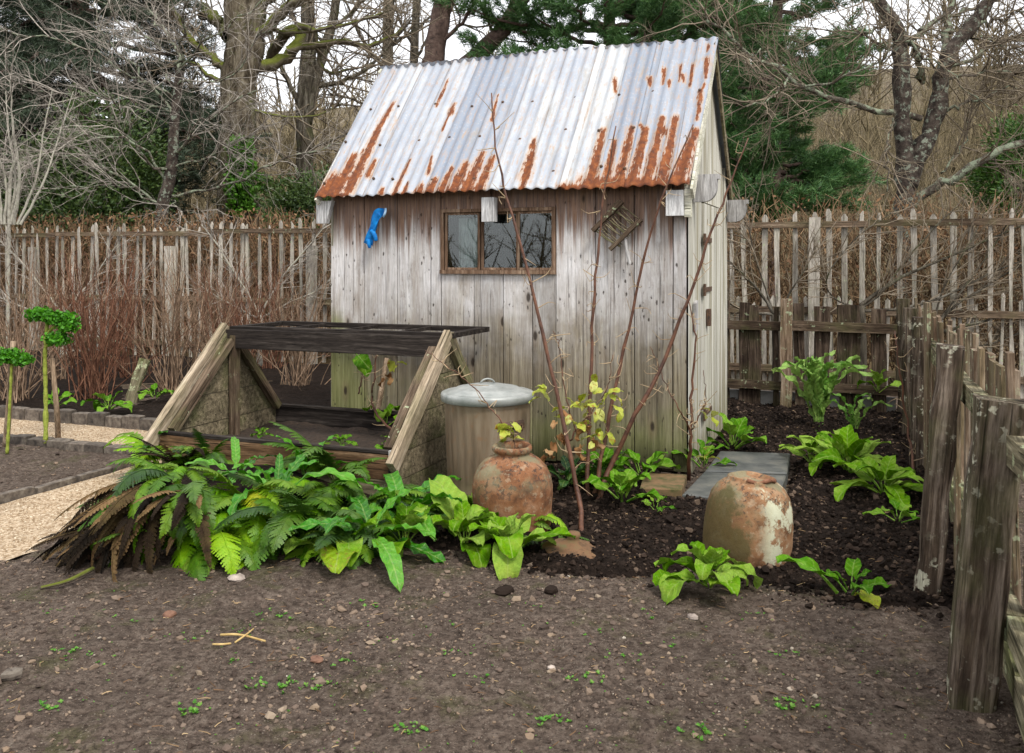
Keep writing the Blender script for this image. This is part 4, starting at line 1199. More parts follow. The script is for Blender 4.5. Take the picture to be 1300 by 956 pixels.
stick('dry_stalk', 'small separate straw stalk left of the crossed pair', 'stalk', [gp(270, 818, .012), gp(282, 818, .018), gp(293, 817, .012)], .004, .004, 'straw')
stick('garden_cane', 'bleached lath leaning inside the cold frame against the planks', 'cane', [at(478, 530, 6.75), at(485, 490, 6.9), at(491, 455, 6.98)], .022, .020, 'wood_stake')
stick('plant_stake', 'brown wooden stake leaning beside the tall kale stalk', 'stake', [gp(74, 559, -.02), at(72, 520, 7.42), at(66, 455, 7.42)], .024, .020, 'wood_stake', 8)
stick('plant_stake', 'pale wooden stake standing by the short kale', 'stake', [gp(7, 570, -.02), at(12, 510, 7.1), at(17, 433, 7.1)], .026, .022, 'wood_stake', 8)
pa = gp(165, 514); pb = at(182, 455, 9.35)
lp = rough_plank(np.random.default_rng(3), float(np.linalg.norm(pb - pa)), .11, .04, axis='x', jit=.008, n=5).mesh('leaning_board', M['wood_lichen_rail'])
o = put('leaning_board', lp); d = Vector(pb - pa).normalized(); y = Vector((0, 1, 0)).cross(d).normalized(); q = Matrix((d, y, d.cross(y))).transposed().to_4x4(); q.translation = Vector(pa); o.matrix_world = q
tag(o, 'grey board with pale green lichen leaning among the bare bushes', 'board')

# ------------------------------------------------------------------ loose soil, pebbles, crumbs (nobody could count them)
ICO_V = []
ph = (1 + 5 ** .5) / 2
for a_, b_ in ((1, ph), (-1, ph), (1, -ph), (-1, -ph)): ICO_V += [(0, a_, b_)]
for a_, b_ in ((1, ph), (-1, ph), (1, -ph), (-1, -ph)): ICO_V += [(a_, b_, 0)]
for a_, b_ in ((1, ph), (-1, ph), (1, -ph), (-1, -ph)): ICO_V += [(b_, 0, a_)]
ICO_V = np.array(ICO_V) / math.sqrt(1 + ph * ph)
ICO_F = []
for i in range(12):
    for j in range(i + 1, 12):
        for k in range(j + 1, 12):
            d = [np.linalg.norm(ICO_V[i] - ICO_V[j]), np.linalg.norm(ICO_V[j] - ICO_V[k]), np.linalg.norm(ICO_V[i] - ICO_V[k])]
            if max(d) < 1.1:
                nrm = np.cross(ICO_V[j] - ICO_V[i], ICO_V[k] - ICO_V[i])
                ICO_F.append((i, j, k) if nrm @ ICO_V[i] > 0 else (i, k, j))
ICO_F = np.array(ICO_F)
def scatter(name, label, P, S, mat, rg, flat=.7, kind='stuff'):
    N = len(P)
    V = ICO_V[None] * (1 + rg.uniform(-.5, .4, (N, 12, 1)))
    V = V * S[:, None, None] * (rg.uniform(.7, 1.3, (N, 1, 3)) * np.array([1, 1, flat]))
    q = rg.uniform(0, 2 * PI, N)[:, None]; c, s = np.cos(q), np.sin(q)
    V = np.stack([V[:, :, 0] * c - V[:, :, 1] * s, V[:, :, 0] * s + V[:, :, 1] * c, V[:, :, 2]], 2) + P[:, None]
    Fq = (ICO_F[None] + (np.arange(N) * 12)[:, None, None]).reshape(-1, 3)
    o = put(name, mesh_from(name, V.reshape(-1, 3), [Fq], [M[mat]], False))
    tag(o, label, name.replace('_', ' '), None, kind)
    return o
rg = np.random.default_rng(77)
N = 38000
Y = 2.3 + (rg.uniform(0, 1, N) ** 1.4) * 5.5; X = rg.uniform(-.62, .62, N) * Y
keep = (in_path(X, Y) < .1)
uu = UX * (X - O[0]) + UY * (Y - O[1]); vv = -UY * (X - O[0]) + UX * (Y - O[1])
keep &= ~((uu > -2.9) & (uu < 0) & (vv > 0))
X, Y = X[keep], Y[keep]
keep2 = rg.uniform(0, 1, len(X)) < np.clip(.55 + 1.6 * fbm(X * 1.6, Y * 1.6, 3, 81), .08, 1)
X, Y = X[keep2], Y[keep2]
S = .0022 + .0026 * rg.gamma(1.0, 1.0, len(X)); S = np.where(rg.uniform(0, 1, len(X)) < .012, S + rg.uniform(.004, .014, len(X)), S)
scatter('soil_grit', 'crumbs, grit and pebbles strewn over the bare soil', np.stack([X, Y, soil_h(X, Y) + S * .25], 1), S, 'pebble', rg)
N = 70000
U = rg.uniform(-1.4, 1.7, N); Vv = rg.uniform(-2.6, 3.5, N)
k2 = ~((U < 0.02) & (Vv > -.02) & (Vv < 1.85))
U, Vv = U[k2], Vv[k2]
X = O[0] + UX * U - UY * Vv; Y = O[1] + UY * U + UX * Vv
Z = compost_h(U, Vv, X, Y); sh_ = soil_h(X, Y)
k3 = (Z > sh_ - .02) | ((rg.uniform(0, 1, len(Z)) < .22) & (Z > -.099))
Z = np.maximum(Z, sh_)
X, Y, Z = X[k3], Y[k3], Z[k3]
S = .0028 + .0042 * rg.gamma(1.1, .9, len(X)); S = np.minimum(S, .024)
scatter('compost_crumbs', 'black crumbly compost lumps around the clay forcing pot', np.stack([X, Y, Z + S * .15], 1), S, 'crumb', rg, .8)
# straws, twig ends and leaf scraps on the beds
n = 900
U = rg.uniform(-1.1, 1.5, n); Vv = rg.uniform(-2.3, 3.2, n)
X = O[0] + UX * U - UY * Vv; Y = O[1] + UY * U + UX * Vv; Z = np.maximum(compost_h(U, Vv, X, Y), soil_h(X, Y)) + .008
X2 = rg.uniform(-2.6, 1.8, 700); Y2 = rg.uniform(2.5, 5, 700)
X = np.concatenate([X, X2]); Y = np.concatenate([Y, Y2]); Z = np.concatenate([Z, soil_h(X2, Y2) + .005])
k4 = ~((UX * (X - O[0]) + UY * (Y - O[1]) < .02) & (-UY * (X - O[0]) + UX * (Y - O[1]) > -.02))
X, Y, Z = X[k4], Y[k4], Z[k4]; n = len(X)
q = rg.uniform(0, 6.28, n); L = rg.uniform(.008, .045, n)
d = np.stack([np.cos(q), np.sin(q), rg.uniform(-.05, .25, n)], 1) * L[:, None]
P0 = np.stack([X, Y, Z], 1)
V, Fq = tubes(np.stack([P0, P0 + d * .5 + rg.normal(0, .003, (n, 3)), P0 + d], 1), np.tile([.0016, .0016, .0009], (n, 1)), 3)
tag(put('plant_litter', mesh_from('plant_litter', V, [Fq], [M['litter']])), 'straws and twig ends scattered over the dark beds', 'litter', None, 'stuff')
N = 9000
U = rg.uniform(-3.86, -2.95, N); Vv = rg.uniform(-4.6, -.8, N)
U2 = rg.uniform(-8, -2.95, 5000); V2 = rg.uniform(-.68, -.02, 5000)
U, Vv = np.concatenate([U, U2]), np.concatenate([Vv, V2])
X = O[0] + UX * U - UY * Vv; Y = O[1] + UY * U + UX * Vv
S = rg.uniform(.003, .008, len(X))
scatter('path_grit', 'sandy grit lying loose on the path', np.stack([X, Y, path_h(U, Vv, X, Y) + S * .2], 1), S, 'gravel_stone', rg)
# ------------------------------------------------------------------ leaves
def leaf_mesh(name, mat, L, W, stalk=.0, droop=.9, fold=.25, wave=.02, shape='ovate', nu=8, seed=0, a0=0.0, freq=9, sr=.006, dpow=1.3):
    r = np.random.default_rng(seed)
    t = np.linspace(0, 1, nu + 1)
    ang = a0 - droop * t ** dpow
    dx = np.cos(ang); dz = np.sin(ang)
    st = L / nu
    x = np.concatenate([[0], np.cumsum((dx[1:] + dx[:-1]) / 2 * st)]); z = np.concatenate([[0], np.cumsum((dz[1:] + dz[:-1]) / 2 * st)])
    if shape == 'ovate': w = W / 2 * np.sin(PI * np.clip(.05 + .93 * t, 0, 1) ** .86) ** .60
    elif shape == 'lance': w = W / 2 * np.sin(PI * (.05 + .95 * t) ** .85) ** .9
    elif shape == 'strap': w = W / 2 * np.minimum(1, (t * 5 + .3)) * np.clip((1.02 - t) * 3.2, 0, 1) ** .6
    else: w = W / 2 * np.sin(PI * (.06 + .94 * t) ** .7) * (1 + .0 * t)
    w[-1] = .002 if shape != 'ovate' else W * .10
    sv = np.array([-1, -.66, -.33, 0, .33, .66, 1.0]); K = 7
    ph = r.uniform(0, 6)
    V = []
    for i in range(nu + 1):
        jag = 1.0
        if shape == 'cardoon': jag = 1.0 if i % 2 == 0 else .52
        tn = np.array([math.cos(ang[i] + PI / 2), math.sin(ang[i] + PI / 2)])
        for s in sv:
            up = fold * abs(s) * w[i] + wave * abs(s) ** 2 * math.sin(t[i] * freq + ph + (1.7 if s > 0 else 0)) + .22 * wave * math.sin(t[i] * 31 + s * 9 + ph)
            V.append((x[i] + up * tn[0] - (.3 * abs(s) * w[i] if shape == 'ovate' and i == 0 else 0), s * w[i] * jag, z[i] + up * tn[1]))
    i = np.arange(nu)[:, None] * K + np.arange(K - 1)[None]
    m = MB().add(V, np.stack([i, i + K, i + K + 1, i + 1], 2).reshape(-1, 4))
    Vt = MB()
    if stalk:
        P = smooth_path([(-stalk, 0, -math.tan(.35) * stalk * .6), (-stalk * .5, 0, -.1 * stalk), (0, 0, 0), (x[2], 0, z[2] - .002)], 5)
        m.tube(P, np.linspace(sr * 1.2, sr * .6, 5), 4, caps=False)
    return m.mesh(name, M[mat], True)
LEAF = {}
def leaves(key, mat, n, **kw):
    LEAF[key] = [leaf_mesh('leaf', mat, seed=s + 10, **{k: (v[s % len(v)] if isinstance(v, (list, tuple)) else v) for k, v in kw.items()}) for s in range(n)]
leaves('lung', 'leaf_lung', 5, L=[.26, .29, .24, .28, .25], W=[.155, .17, .145, .15, .16], stalk=.10, droop=[1.2, 1.9, .8, 2.3, 1.5], fold=[.2, .3, .15, .25, .1], wave=.022, shape='ovate', nu=10, freq=[9, 12, 8, 11, 14])
leaves('yell', 'leaf_yellowing', 2, L=.25, W=.17, stalk=.08, droop=[1.3, .9], fold=.12, wave=.02, shape='ovate')
leaves('mid', 'leaf_mid', 4, L=[.16, .19, .15, .18], W=[.10, .115, .10, .09], stalk=.08, droop=[.9, 1.4, .6, 1.1], fold=.22, wave=.014, shape='ovate')
leaves('midlong', 'leaf_lung', 4, L=[.30, .34, .28, .32], W=[.12, .135, .11, .125], stalk=.12, droop=[.9, 1.3, .7, 1.5], fold=.28, wave=.016, shape='lance')
leaves('tongue', 'leaf_tongue', 4, L=[.36, .42, .32, .40], W=[.075, .085, .07, .08], stalk=.05, droop=[.9, 1.5, .6, 1.2], fold=.15, wave=.014, shape='strap', nu=12, freq=22)
leaves('dark', 'leaf_dark', 3, L=[.14, .17, .15], W=[.09, .10, .085], stalk=.07, droop=[.8, 1.2, 1.0], fold=.2, wave=.012, shape='ovate')
leaves('cardoon', 'leaf_cardoon', 4, L=[.62, .70, .56, .66], W=[.10, .115, .095, .11], stalk=.05, droop=[1.7, 2.4, 1.2, 2.1], fold=.35, wave=.03, shape='cardoon', nu=22, freq=20, sr=.012, dpow=2.8)
leaves('yellow', 'leaf_yellow', 3, L=[.075, .065, .08], W=[.05, .045, .05], stalk=.02, droop=.8, fold=.3, wave=.006, shape='ovate', nu=5, sr=.0015)
leaves('dry', 'leaf_dry', 2, L=[.075, .06], W=[.055, .04], stalk=.02, droop=[2.2, 1.6], fold=.7, wave=.012, shape='ovate', nu=5, sr=.0015)

def rosette(name, label, cat, loc, key, n, seed, s=1.0, pitch=(10, 60), az=None, extra=(), rise=.03, sv=.15, group=None):
    r = np.random.default_rng(seed)
    root = thing(name, label, cat, loc, 0, group)
    for k in range(n):
        a = (2 * PI * (k * .382) + r.normal(0, .25)) if az is None else math.radians(r.uniform(*az))
        f = k / max(1, n - 1)
        p = math.radians(pitch[0] + (pitch[1] - pitch[0]) * f + r.normal(0, 7))
        me = LEAF[key][r.integers(len(LEAF[key]))]
        sc = s * (1 - .3 * f) * r.uniform(1 - sv, 1 + sv)
        c = .10 * sc
        put('leaf', me, root, RM((math.cos(a) * c * math.cos(p), math.sin(a) * c * math.cos(p), rise + c * math.sin(p) + .02 * f), r.normal(0, .22), -p, a, float(sc)))
    for key2, az2, p2, sc, lab in extra:
        me = LEAF[key2][r.integers(len(LEAF[key2]))]
        a = math.radians(az2); p = math.radians(p2); c = .1 * sc
        put('leaf', me, root, RM((math.cos(a) * c, math.sin(a) * c, rise + c * math.sin(p)), 0, -p, a, sc), label=lab)
    return root
def GP(px, py, z=0.0):
    q = gp(px, py, z); return (float(q[0]), float(q[1]), z)
rosette('leafy_plant', 'broad green leafed plant with one big yellowing drooping leaf, below the ferns', 'plant', GP(440, 706), 'lung', 8, 101, .88, (25, 75), extra=(('yell', -88, 24, 1.08, 'large yellow mottled leaf'), ('lung', 205, 22, .95, None), ('lung', -150, 15, .9, None)))
rosette('leafy_plant', 'broad leafed plant with a heart shaped leaf hanging on soil, left of the jar', 'plant', GP(512, 698), 'lung', 8, 102, .88, (25, 78), extra=(('lung', -95, 22, 1.15, None), ('lung', 160, 25, 1.0, None)))
rosette('leafy_plant', 'broad leafed plant with upright pale leaves directly before the terracotta jar', 'plant', GP(590, 699), 'lung', 9, 103, .92, (28, 80), extra=(('lung', -70, 20, .9, None), ('lung', 120, 60, 1.2, None)))
rosette('leafy_plant', 'broad leafed plant whose long leaf points right toward the clay lid', 'plant', GP(645, 708), 'lung', 9, 104, .90, (25, 75), extra=(('midlong', -25, 35, .95, None), ('lung', -90, 25, 1.0, None)))
rosette('leafy_plant', 'thick light green rosette in front of the lichened forcing pot', 'plant', GP(900, 748), 'lung', 12, 105, .76, (25, 78), extra=(('lung', -150, 20, .8, None), ('lung', -80, 25, .85, None), ('lung', 190, 18, .8, None)))
rosette('leafy_plant', 'small sparse seedling with few leaves on the soil edge by the fence post', 'plant', GP(1080, 762), 'mid', 6, 106, .82, (15, 60), extra=(('mid', 165, 35, 1.25, None), ('yell', -70, 20, .5, None)))
rosette('leafy_plant', 'rounded leaf clump at the foot of the bare canes', 'plant', GP(790, 640, .03), 'mid', 9, 107, 1.05, (20, 70), extra=(('mid', -100, 40, 1.2, None), ('mid', -40, 20, 1.1, None)))
rosette('leafy_plant', 'clump of green leaves against the shed wall, behind the canes', 'plant', GP(765, 615, .03), 'mid', 12, 108, 1.15, (15, 70))
rosette('leafy_plant', 'spreading green leaves against the planks right of the canes', 'plant', GP(815, 610, .03), 'mid', 7, 109, 1.1, (20, 60))
rosette('leafy_plant', 'dark glossy leaf tuft squeezed behind the terracotta jar', 'plant', GP(722, 622, .03), 'dark', 9, 110, 1.1, (15, 70))
rosette('leafy_plant', 'small plant growing at the pale corner board of the shed', 'plant', GP(893, 598, .04), 'mid', 7, 111, .9, (20, 75))
rosette('leafy_plant', 'leaf clump at the far corner of the shed beside the slab', 'plant', GP(930, 573, .04), 'mid', 10, 112, 1.25, (15, 70))
rosette('foxglove', 'large light green foxglove rosette beside the slate path, upper one', 'plant', GP(1078, 602, .04), 'midlong', 20, 113, 1.12, (15, 72))
rosette('foxglove', 'large light green foxglove rosette close to the side fence, lower one', 'plant', GP(1122, 632, .04), 'midlong', 17, 114, 1.02, (10, 65))
rosette('foxglove', 'small foxglove tuft between the slate path and the big rosettes', 'plant', GP(1030, 592, .04), 'midlong', 10, 115, .85, (15, 65))
rosette('foxglove', 'thin foxglove tuft at the base of the side fence', 'plant', GP(1140, 668, .04), 'mid', 7, 116, .7, (8, 50))
rosette('leafy_plant', 'tiny seedling at the near edge of the slate slab', 'plant', GP(832, 655, .04), 'mid', 5, 117, .5, (10, 50))
rosette('leafy_plant', 'low bright weeds under the bushes by the brick edging', 'plant', GP(138, 522, .05), 'mid', 10, 118, 1.0, (10, 50))
rosette('leafy_plant', 'low green weeds by the lichened leaning board', 'plant', GP(196, 508, .05), 'mid', 8, 119, 1.0, (10, 55))
rosette('leafy_plant', 'green leaves behind the tall kale at the bush bed edge', 'plant', GP(70, 520, .05), 'mid', 7, 120, .9, (15, 60))
rosette('leafy_plant', 'large single leaf clump at the back of the cold frame', 'plant', tuple(G(-2.25, -.25, .22)), 'lung', 4, 121, .8, (30, 70))
for k, (u, v, s, lab) in enumerate(((-2.9, -.9, .35, 'low weeds in the left part of the cold frame'), (-2.5, -1.2, .32, 'low weeds at the front board inside the cold frame'), (-2.2, -.95, .4, 'weeds in the middle of the cold frame soil'), (-1.75, -1.15, .42, 'bright weeds in the right corner of the cold frame'), (-1.9, -.8, .35, 'weeds behind the right corner in the cold frame'))):
    rosette('weed_clump', lab, 'weed', tuple(G(u, v, .21)), 'mid', 14, 130 + k, s, (5, 60))

# cardoon by the low fence
c = rosette('cardoon', 'tall arching silvery green cardoon in front of the low dark fence', 'plant', GP(1040, 546, .03), 'cardoon', 24, 140, 1.10, (66, 98), rise=.03)
rosette('cardoon', 'smaller cardoon offshoot right of the tall one', 'plant', GP(1085, 552, .03), 'cardoon', 7, 141, .62, (50, 85))
rosette('leafy_plant', 'small pale weed growing against the low dark fence', 'plant', GP(1115, 530, .03), 'lung', 6, 142, .75, (40, 80), rise=.25)

# ------------------------------------------------------------------ ferns
def frond_mesh(mat, L, W, droop, seed, npair=20, lobes=5, a0=0.0):
    r = np.random.default_rng(seed)
    nt = 14
    t = np.linspace(0, 1, nt); ang = a0 - droop * t ** 1.4
    x = np.concatenate([[0], np.cumsum(np.cos(ang[1:]) * L / (nt - 1))]); z = np.concatenate([[0], np.cumsum(np.sin(ang[1:]) * L / (nt - 1))])
    side = np.cumsum(r.normal(0, .004, nt))
    m = MB(); m.tube(np.stack([x, side, z], 1), np.linspace(.0045, .0012, nt), 4, caps=False)
    V, Ft = [], []
    for k in range(npair):
        f = .12 + .87 * k / (npair - 1)
        px_, pz_, pa, ps = np.interp(f, t, x), np.interp(f, t, z), np.interp(f, t, ang), np.interp(f, t, side)
        wl = W * (np.sin(PI * (.10 + .88 * f) ** .8) ** .8) * r.uniform(.88, 1.08)
        if f > .93: wl *= .75
        T = np.array([math.cos(pa), 0, math.sin(pa)]); Nn = np.array([-math.sin(pa), 0, math.cos(pa)])
        for s in (-1, 1):
            fa = .38 + .25 * f + r.normal(0, .05)
            D = T * math.sin(fa) + np.array([0, s * math.cos(fa), 0]) + Nn * (-.22 + r.normal(0, .10)); D /= np.linalg.norm(D)
            E = np.cross(Nn, D) * s; E /= np.linalg.norm(E)       # towards the frond's tip side
            if E @ T < 0: E = -E
            base = np.array([px_, ps, pz_]); hw = L * .87 / npair * .92
            nq = 2 * lobes; n0 = len(V)
            for q in range(nq + 1):
                f_ = q / nq; w = hw * (1.0 if q % 2 else .52) * (1 - .80 * f_ ** 1.3) * (0 if q == nq else 1)
                c_ = base + D * wl * f_ - Nn * .14 * wl * f_ * f_; tip = D * (wl * .05 if q % 2 else 0)
                V.extend([c_ + E * w + tip - Nn * .2 * w, c_ - E * w + tip - Nn * .2 * w])
            for q in range(nq): Ft.append((n0 + 2 * q, n0 + 2 * q + 1, n0 + 2 * q + 3, n0 + 2 * q + 2))
    m.add(V, Ft)
    return m.mesh('frond', M[mat], False)
FR = {}
for key, mat, n, L, W, dr in (('green', 'fern_green', 5, .60, .105, (.9, 1.4, 1.8, 1.1, 2.2)), ('dark', 'fern_dark', 4, .60, .105, (1.2, 1.6, .9, 1.9)), ('bright', 'fern_bright', 3, .55, .11, (1.2, 1.7, 2.1)), ('yellow', 'fern_yellow', 2, .52, .14, (2.3, 2.0)), ('dead', 'fern_dead', 4, .66, .06, (.6, 1.0, 1.5, .8))):
    FR[key] = [frond_mesh(mat, L * (1 + .1 * (i % 3 - 1)), W, dr[i], 200 + i + len(key), npair=27) for i in range(n)]
def fern(label, px, py, spec, seed, z=0.0, az=(150, 390), pitch=(25, 80), s=1.0, group=None):
    r = np.random.default_rng(seed)
    root = thing('fern', label, 'fern', GP(px, py, z))
    for key, n in spec:
        for k in range(n):
            a = math.radians(r.uniform(*az)); p = math.radians(r.uniform(*pitch))
            if key != 'dead' and pitch[1] < 40: p = math.radians(r.uniform(5, 50))
            me = FR[key][r.integers(len(FR[key]))]; sc = s * (.9 if key != 'dead' else 1.0) * r.uniform(.72, 1.18)
            put('frond', me, root, RM((.04 * math.cos(a), .04 * math.sin(a), .02), r.normal(0, .25), -p, a, float(sc)))
    return root
fern('big green fern in the middle of the bank under the front board', 372, 650, (('green', 15), ('dark', 5), ('bright', 3)), 301, .06, pitch=(10, 58))
fern('green fern against the front board near the corner of the cold frame', 445, 655, (('dark', 11), ('green', 9)), 302, .05, pitch=(10, 58), s=.9)
fern('dark drooping fern below the right end of the cold frame', 480, 660, (('dark', 12), ('green', 6)), 303, .04, s=.8, pitch=(10, 55))
fern('bright fern spilling forward onto the bare soil', 300, 665, (('bright', 8), ('green', 9), ('dark', 3)), 304, .08, pitch=(5, 50), az=(180, 350))
fern('yellow green fern with a hanging golden frond at the bank front', 315, 640, (('yellow', 4), ('bright', 5), ('green', 7)), 305, .16, az=(215, 335), pitch=(15, 60))
fern('low fern reaching flat over the soil at the front of the bank', 270, 690, (('green', 9), ('bright', 5)), 306, .04, pitch=(8, 50), az=(180, 330))
fern('fern growing behind the dead fronds by the left rafter', 255, 595, (('green', 12), ('bright', 3), ('dark', 2)), 307, .10, pitch=(10, 50), s=.68)
fern('bright fern at the left end beside the sandy path', 205, 590, (('bright', 9), ('green', 4)), 308, .12, s=.75, az=(100, 280))
fern('feathery grey green fern rising above the front board', 430, 612, (('green', 3), ('dark', 3)), 309, .12, pitch=(50, 80), s=.95)
fern('small fern at the foot of the dustbin', 570, 652, (('dark', 6), ('green', 5)), 310, .02, s=.6)
fern('small fern with fronds lying across the front of the jar', 640, 672, (('green', 5), ('bright', 4)), 311, .02, s=.68, az=(-60, 60), pitch=(15, 60))
fern('low dark fern under the jar beside the clay lid', 690, 690, (('dark', 7),), 312, .02, s=.42, az=(150, 380), pitch=(5, 45))
fern('fine fern left of the jar against the dustbin', 610, 655, (('bright', 5), ('green', 4)), 313, .03, s=.52, pitch=(35, 80))
fern('small dark fern at the shed foot behind the canes', 742, 618, (('dark', 8),), 314, .03, s=.55)
fern('fern growing up the middle of the front board', 345, 605, (('green', 11), ('dark', 6)), 315, .08, pitch=(10, 60), s=.8)
fern('fern with dark fronds low at the centre of the bank', 400, 680, (('dark', 9), ('green', 6)), 316, .04, az=(190, 350), pitch=(20, 65))
fern('dead brown fern mass slumped toward the sandy path', 225, 608, (('dead', 46), ('green', 5), ('dark', 2)), 320, .36, az=(195, 265), pitch=(-32, 8), s=.84)
fern('dead brown fronds heaped at the left front of the bank', 195, 640, (('dead', 42), ('green', 5), ('bright', 2), ('dark', 2)), 321, .22, az=(190, 275), pitch=(-25, 15), s=.74)
fern('withered fern crown behind the hart tongue leaves', 255, 630, (('dead', 14), ('dark', 8), ('green', 10)), 322, .28, az=(190, 300), pitch=(-25, 35), s=.72)
fern('lowest dead fronds trailing to a point on the soil', 150, 675, (('dead', 22),), 323, .10, az=(185, 250), pitch=(-12, 12), s=.58)
for k, (px, py, z, n, s, pt, lab) in enumerate(((300, 612, .20, 7, .85, (5, 55), 'glossy strap leaved fern with a broad curled leaf, left of centre'), (388, 615, .12, 5, .95, (25, 78), 'strap leaved fern with one leaf standing before the front board'), (512, 660, .08, 10, 1.15, (0, 50), 'dark strap leaved fern at the foot of the cold frame corner'), (350, 640, .16, 8, 1.0, (25, 75), 'strap leaved fern deep in the middle of the bank'), (195, 582, .14, 6, .8, (15, 60), 'bright strap leaved fern at the left end of the bank'), (470, 688, .08, 9, 1.1, (0, 50), 'dark strap leaved fern behind the yellowing plant'))):
    rosette('hart_tongue_fern', lab, 'fern', GP(px, py, z), 'tongue', n, 330 + k, s, pt, rise=.02)
fern('mixed green fern filling the bank between the bright fern and the dead mass', 300, 640, (('green', 16), ('dark', 2), ('bright', 6)), 341, .14, az=(190, 350), pitch=(5, 50), s=.8)
fern('mid green fern rooted right under the front board', 410, 625, (('green', 12), ('dark', 4), ('bright', 2)), 342, .14, az=(180, 350), pitch=(5, 55), s=.8)
fern('green fern low behind the yellowing broad leaf', 440, 690, (('green', 10), ('dark', 5)), 343, .03, az=(160, 350), pitch=(5, 50), s=.75)
fern('green fern at the top of the dead heap', 235, 600, (('green', 10), ('bright', 2)), 344, .26, az=(150, 320), pitch=(5, 50), s=.55)
fern('dark fern climbing over the front left corner of the cold frame', 262, 590, (('green', 10), ('dark', 8)), 345, .16, az=(150, 330), pitch=(25, 80), s=.62)
fern('half withered fern at the foot of the left rafter', 235, 598, (('dead', 10), ('green', 8)), 346, .14, az=(150, 330), pitch=(20, 75), s=.58)
# soil bank the ferns root in
def bank_h(u, v, x, y):
    d = np.sqrt(((u + 2.45) / 1.15) ** 2 + ((v + 1.75) / .62) ** 2)
    return -.06 - .12 * sstep(u, -2.85, -3.12) + .30 * np.exp(-(d ** 2) * 1.3) * (1 - sstep(d, .9, 1.6)) + .03 * fbm(x * 7, y * 7, 3, 71)
uv_grid('fern_bank', np.linspace(-3.15, -1.2, 80), np.linspace(-2.75, -1.47, 50), bank_h, M['compost'])

# ------------------------------------------------------------------ canes against the shed
def cane_bush(name, label, stems, seed, leafspots=(), cat='shrub'):
    r = np.random.default_rng(seed)
    b0 = np.array(stems[0][0][0]); 
    root = thing(name, label, cat, (b0[0], b0[1], 0)); base = np.array([b0[0], b0[1], 0])
    for pts, r0, r1 in stems:
        P = smooth_path(np.array(pts), 26) - base
        P[1:-1] += r.normal(0, .004, (24, 3))
        m = MB(); rad = np.linspace(r0, r1, 26) * (1 + .12 * (np.arange(26) % 4 == 0))
        m.tube(P, rad, 7)
        st = m.build('stem', M['cane'], root, True)
        tw, nd = [], 0
        for k in range(int(6 + 26 * (np.linalg.norm(P[-1] - P[0]) / 2.5))):
            i = r.integers(5, 25); q = P[i]
            a = r.uniform(0, 2 * PI); d = np.array([math.cos(a) * .8, math.sin(a) * .3 - .1, r.uniform(-.3, .7)]); L = r.uniform(.03, .17)
            tw.append(smooth_path([q, q + d * L * .5 + r.normal(0, .018, 3), q + d * L + np.array([0, 0, r.uniform(-.03, .04)])], 5))
        V, Fq = tubes(np.array(tw), np.tile(np.linspace(.0034, .0014, 5), (len(tw), 1)), 4)
        put('twigs', mesh_from('twigs', V, [Fq], [M['cane_tip']]), root, kind='stuff')
    for q, key, n, sp in leafspots:
        for k in range(n):
            c = np.array(q) - base + r.normal(0, sp, 3) * (1, .6, 1)
            put('leaf', LEAF[key][r.integers(len(LEAF[key]))], root, RM(c, r.normal(0, .4), r.uniform(-.2, .9), r.uniform(0, 6.28), float(r.uniform(.8, 1.25))))
    return root
cane_bush('bare_rose', 'tall dark leaning cane rising in front of the shed window', [
    ([gp(740, 694), at(736, 640, 4.95), at(722, 570, 5.05), at(700, 470, 5.15), at(672, 350, 5.25), at(645, 255, 5.3), at(632, 200, 5.35), at(624, 118, 5.4)], .016, .004)], 401)
cane_bush('bare_rose', 'reddish many stemmed bush with yellow leaves at the shed foot', [
    ([gp(748, 640), at(746, 600, 5.6), at(750, 480, 5.75), at(754, 380, 5.8), at(760, 310, 5.85), at(769, 236, 5.85), at(782, 160, 5.85)], .015, .004),
    ([gp(752, 640), at(760, 600, 5.6), at(775, 520, 5.7), at(795, 430, 5.75), at(820, 320, 5.75), at(845, 240, 5.7), at(880, 158, 5.7)], .016, .004),
    ([gp(757, 642), at(775, 592, 5.6), at(808, 525, 5.6), at(842, 460, 5.65), at(875, 375, 5.65), at(905, 290, 5.65), at(925, 240, 5.65), at(950, 175, 5.65)], .018, .004),
    ([at(722, 560, 5.5), at(745, 530, 5.55), at(770, 495, 5.6), at(778, 450, 5.6)], .006, .002),
    ([at(735, 560, 5.45), at(718, 500, 5.5), at(710, 440, 5.55), at(702, 420, 5.55)], .005, .002)], 402,
    [(at(745, 515, 5.5), 'yellow', 14, .07), (at(772, 505, 5.55), 'yellow', 8, .05), (at(765, 545, 5.45), 'yellow', 10, .06), (at(720, 525, 5.4), 'yellow', 4, .04), (at(745, 560, 5.4), 'dry', 5, .04), (at(710, 550, 5.4), 'dry', 6, .04), (at(690, 495, 5.35), 'yellow', 5, .035), (at(690, 575, 5.4), 'dry', 3, .03)])
cane_bush('bare_rose', 'thin climbing stem trained up the corner board of the shed', [
    ([gp(874, 612), at(876, 560, 5.85), at(878, 500, 5.9), at(882, 430, 5.9), at(874, 380, 5.92)], .014, .003),
    ([at(877, 545, 5.85), at(862, 520, 5.8), at(842, 480, 5.85), at(825, 440, 5.85)], .005, .002),
    ([at(877, 548, 5.85), at(888, 525, 5.8), at(896, 510, 5.8), at(893, 470, 5.8)], .005, .002)], 403, [(at(900, 520, 5.8), 'yellow', 4, .03), (at(902, 574, 5.75), 'yellow', 4, .03)])
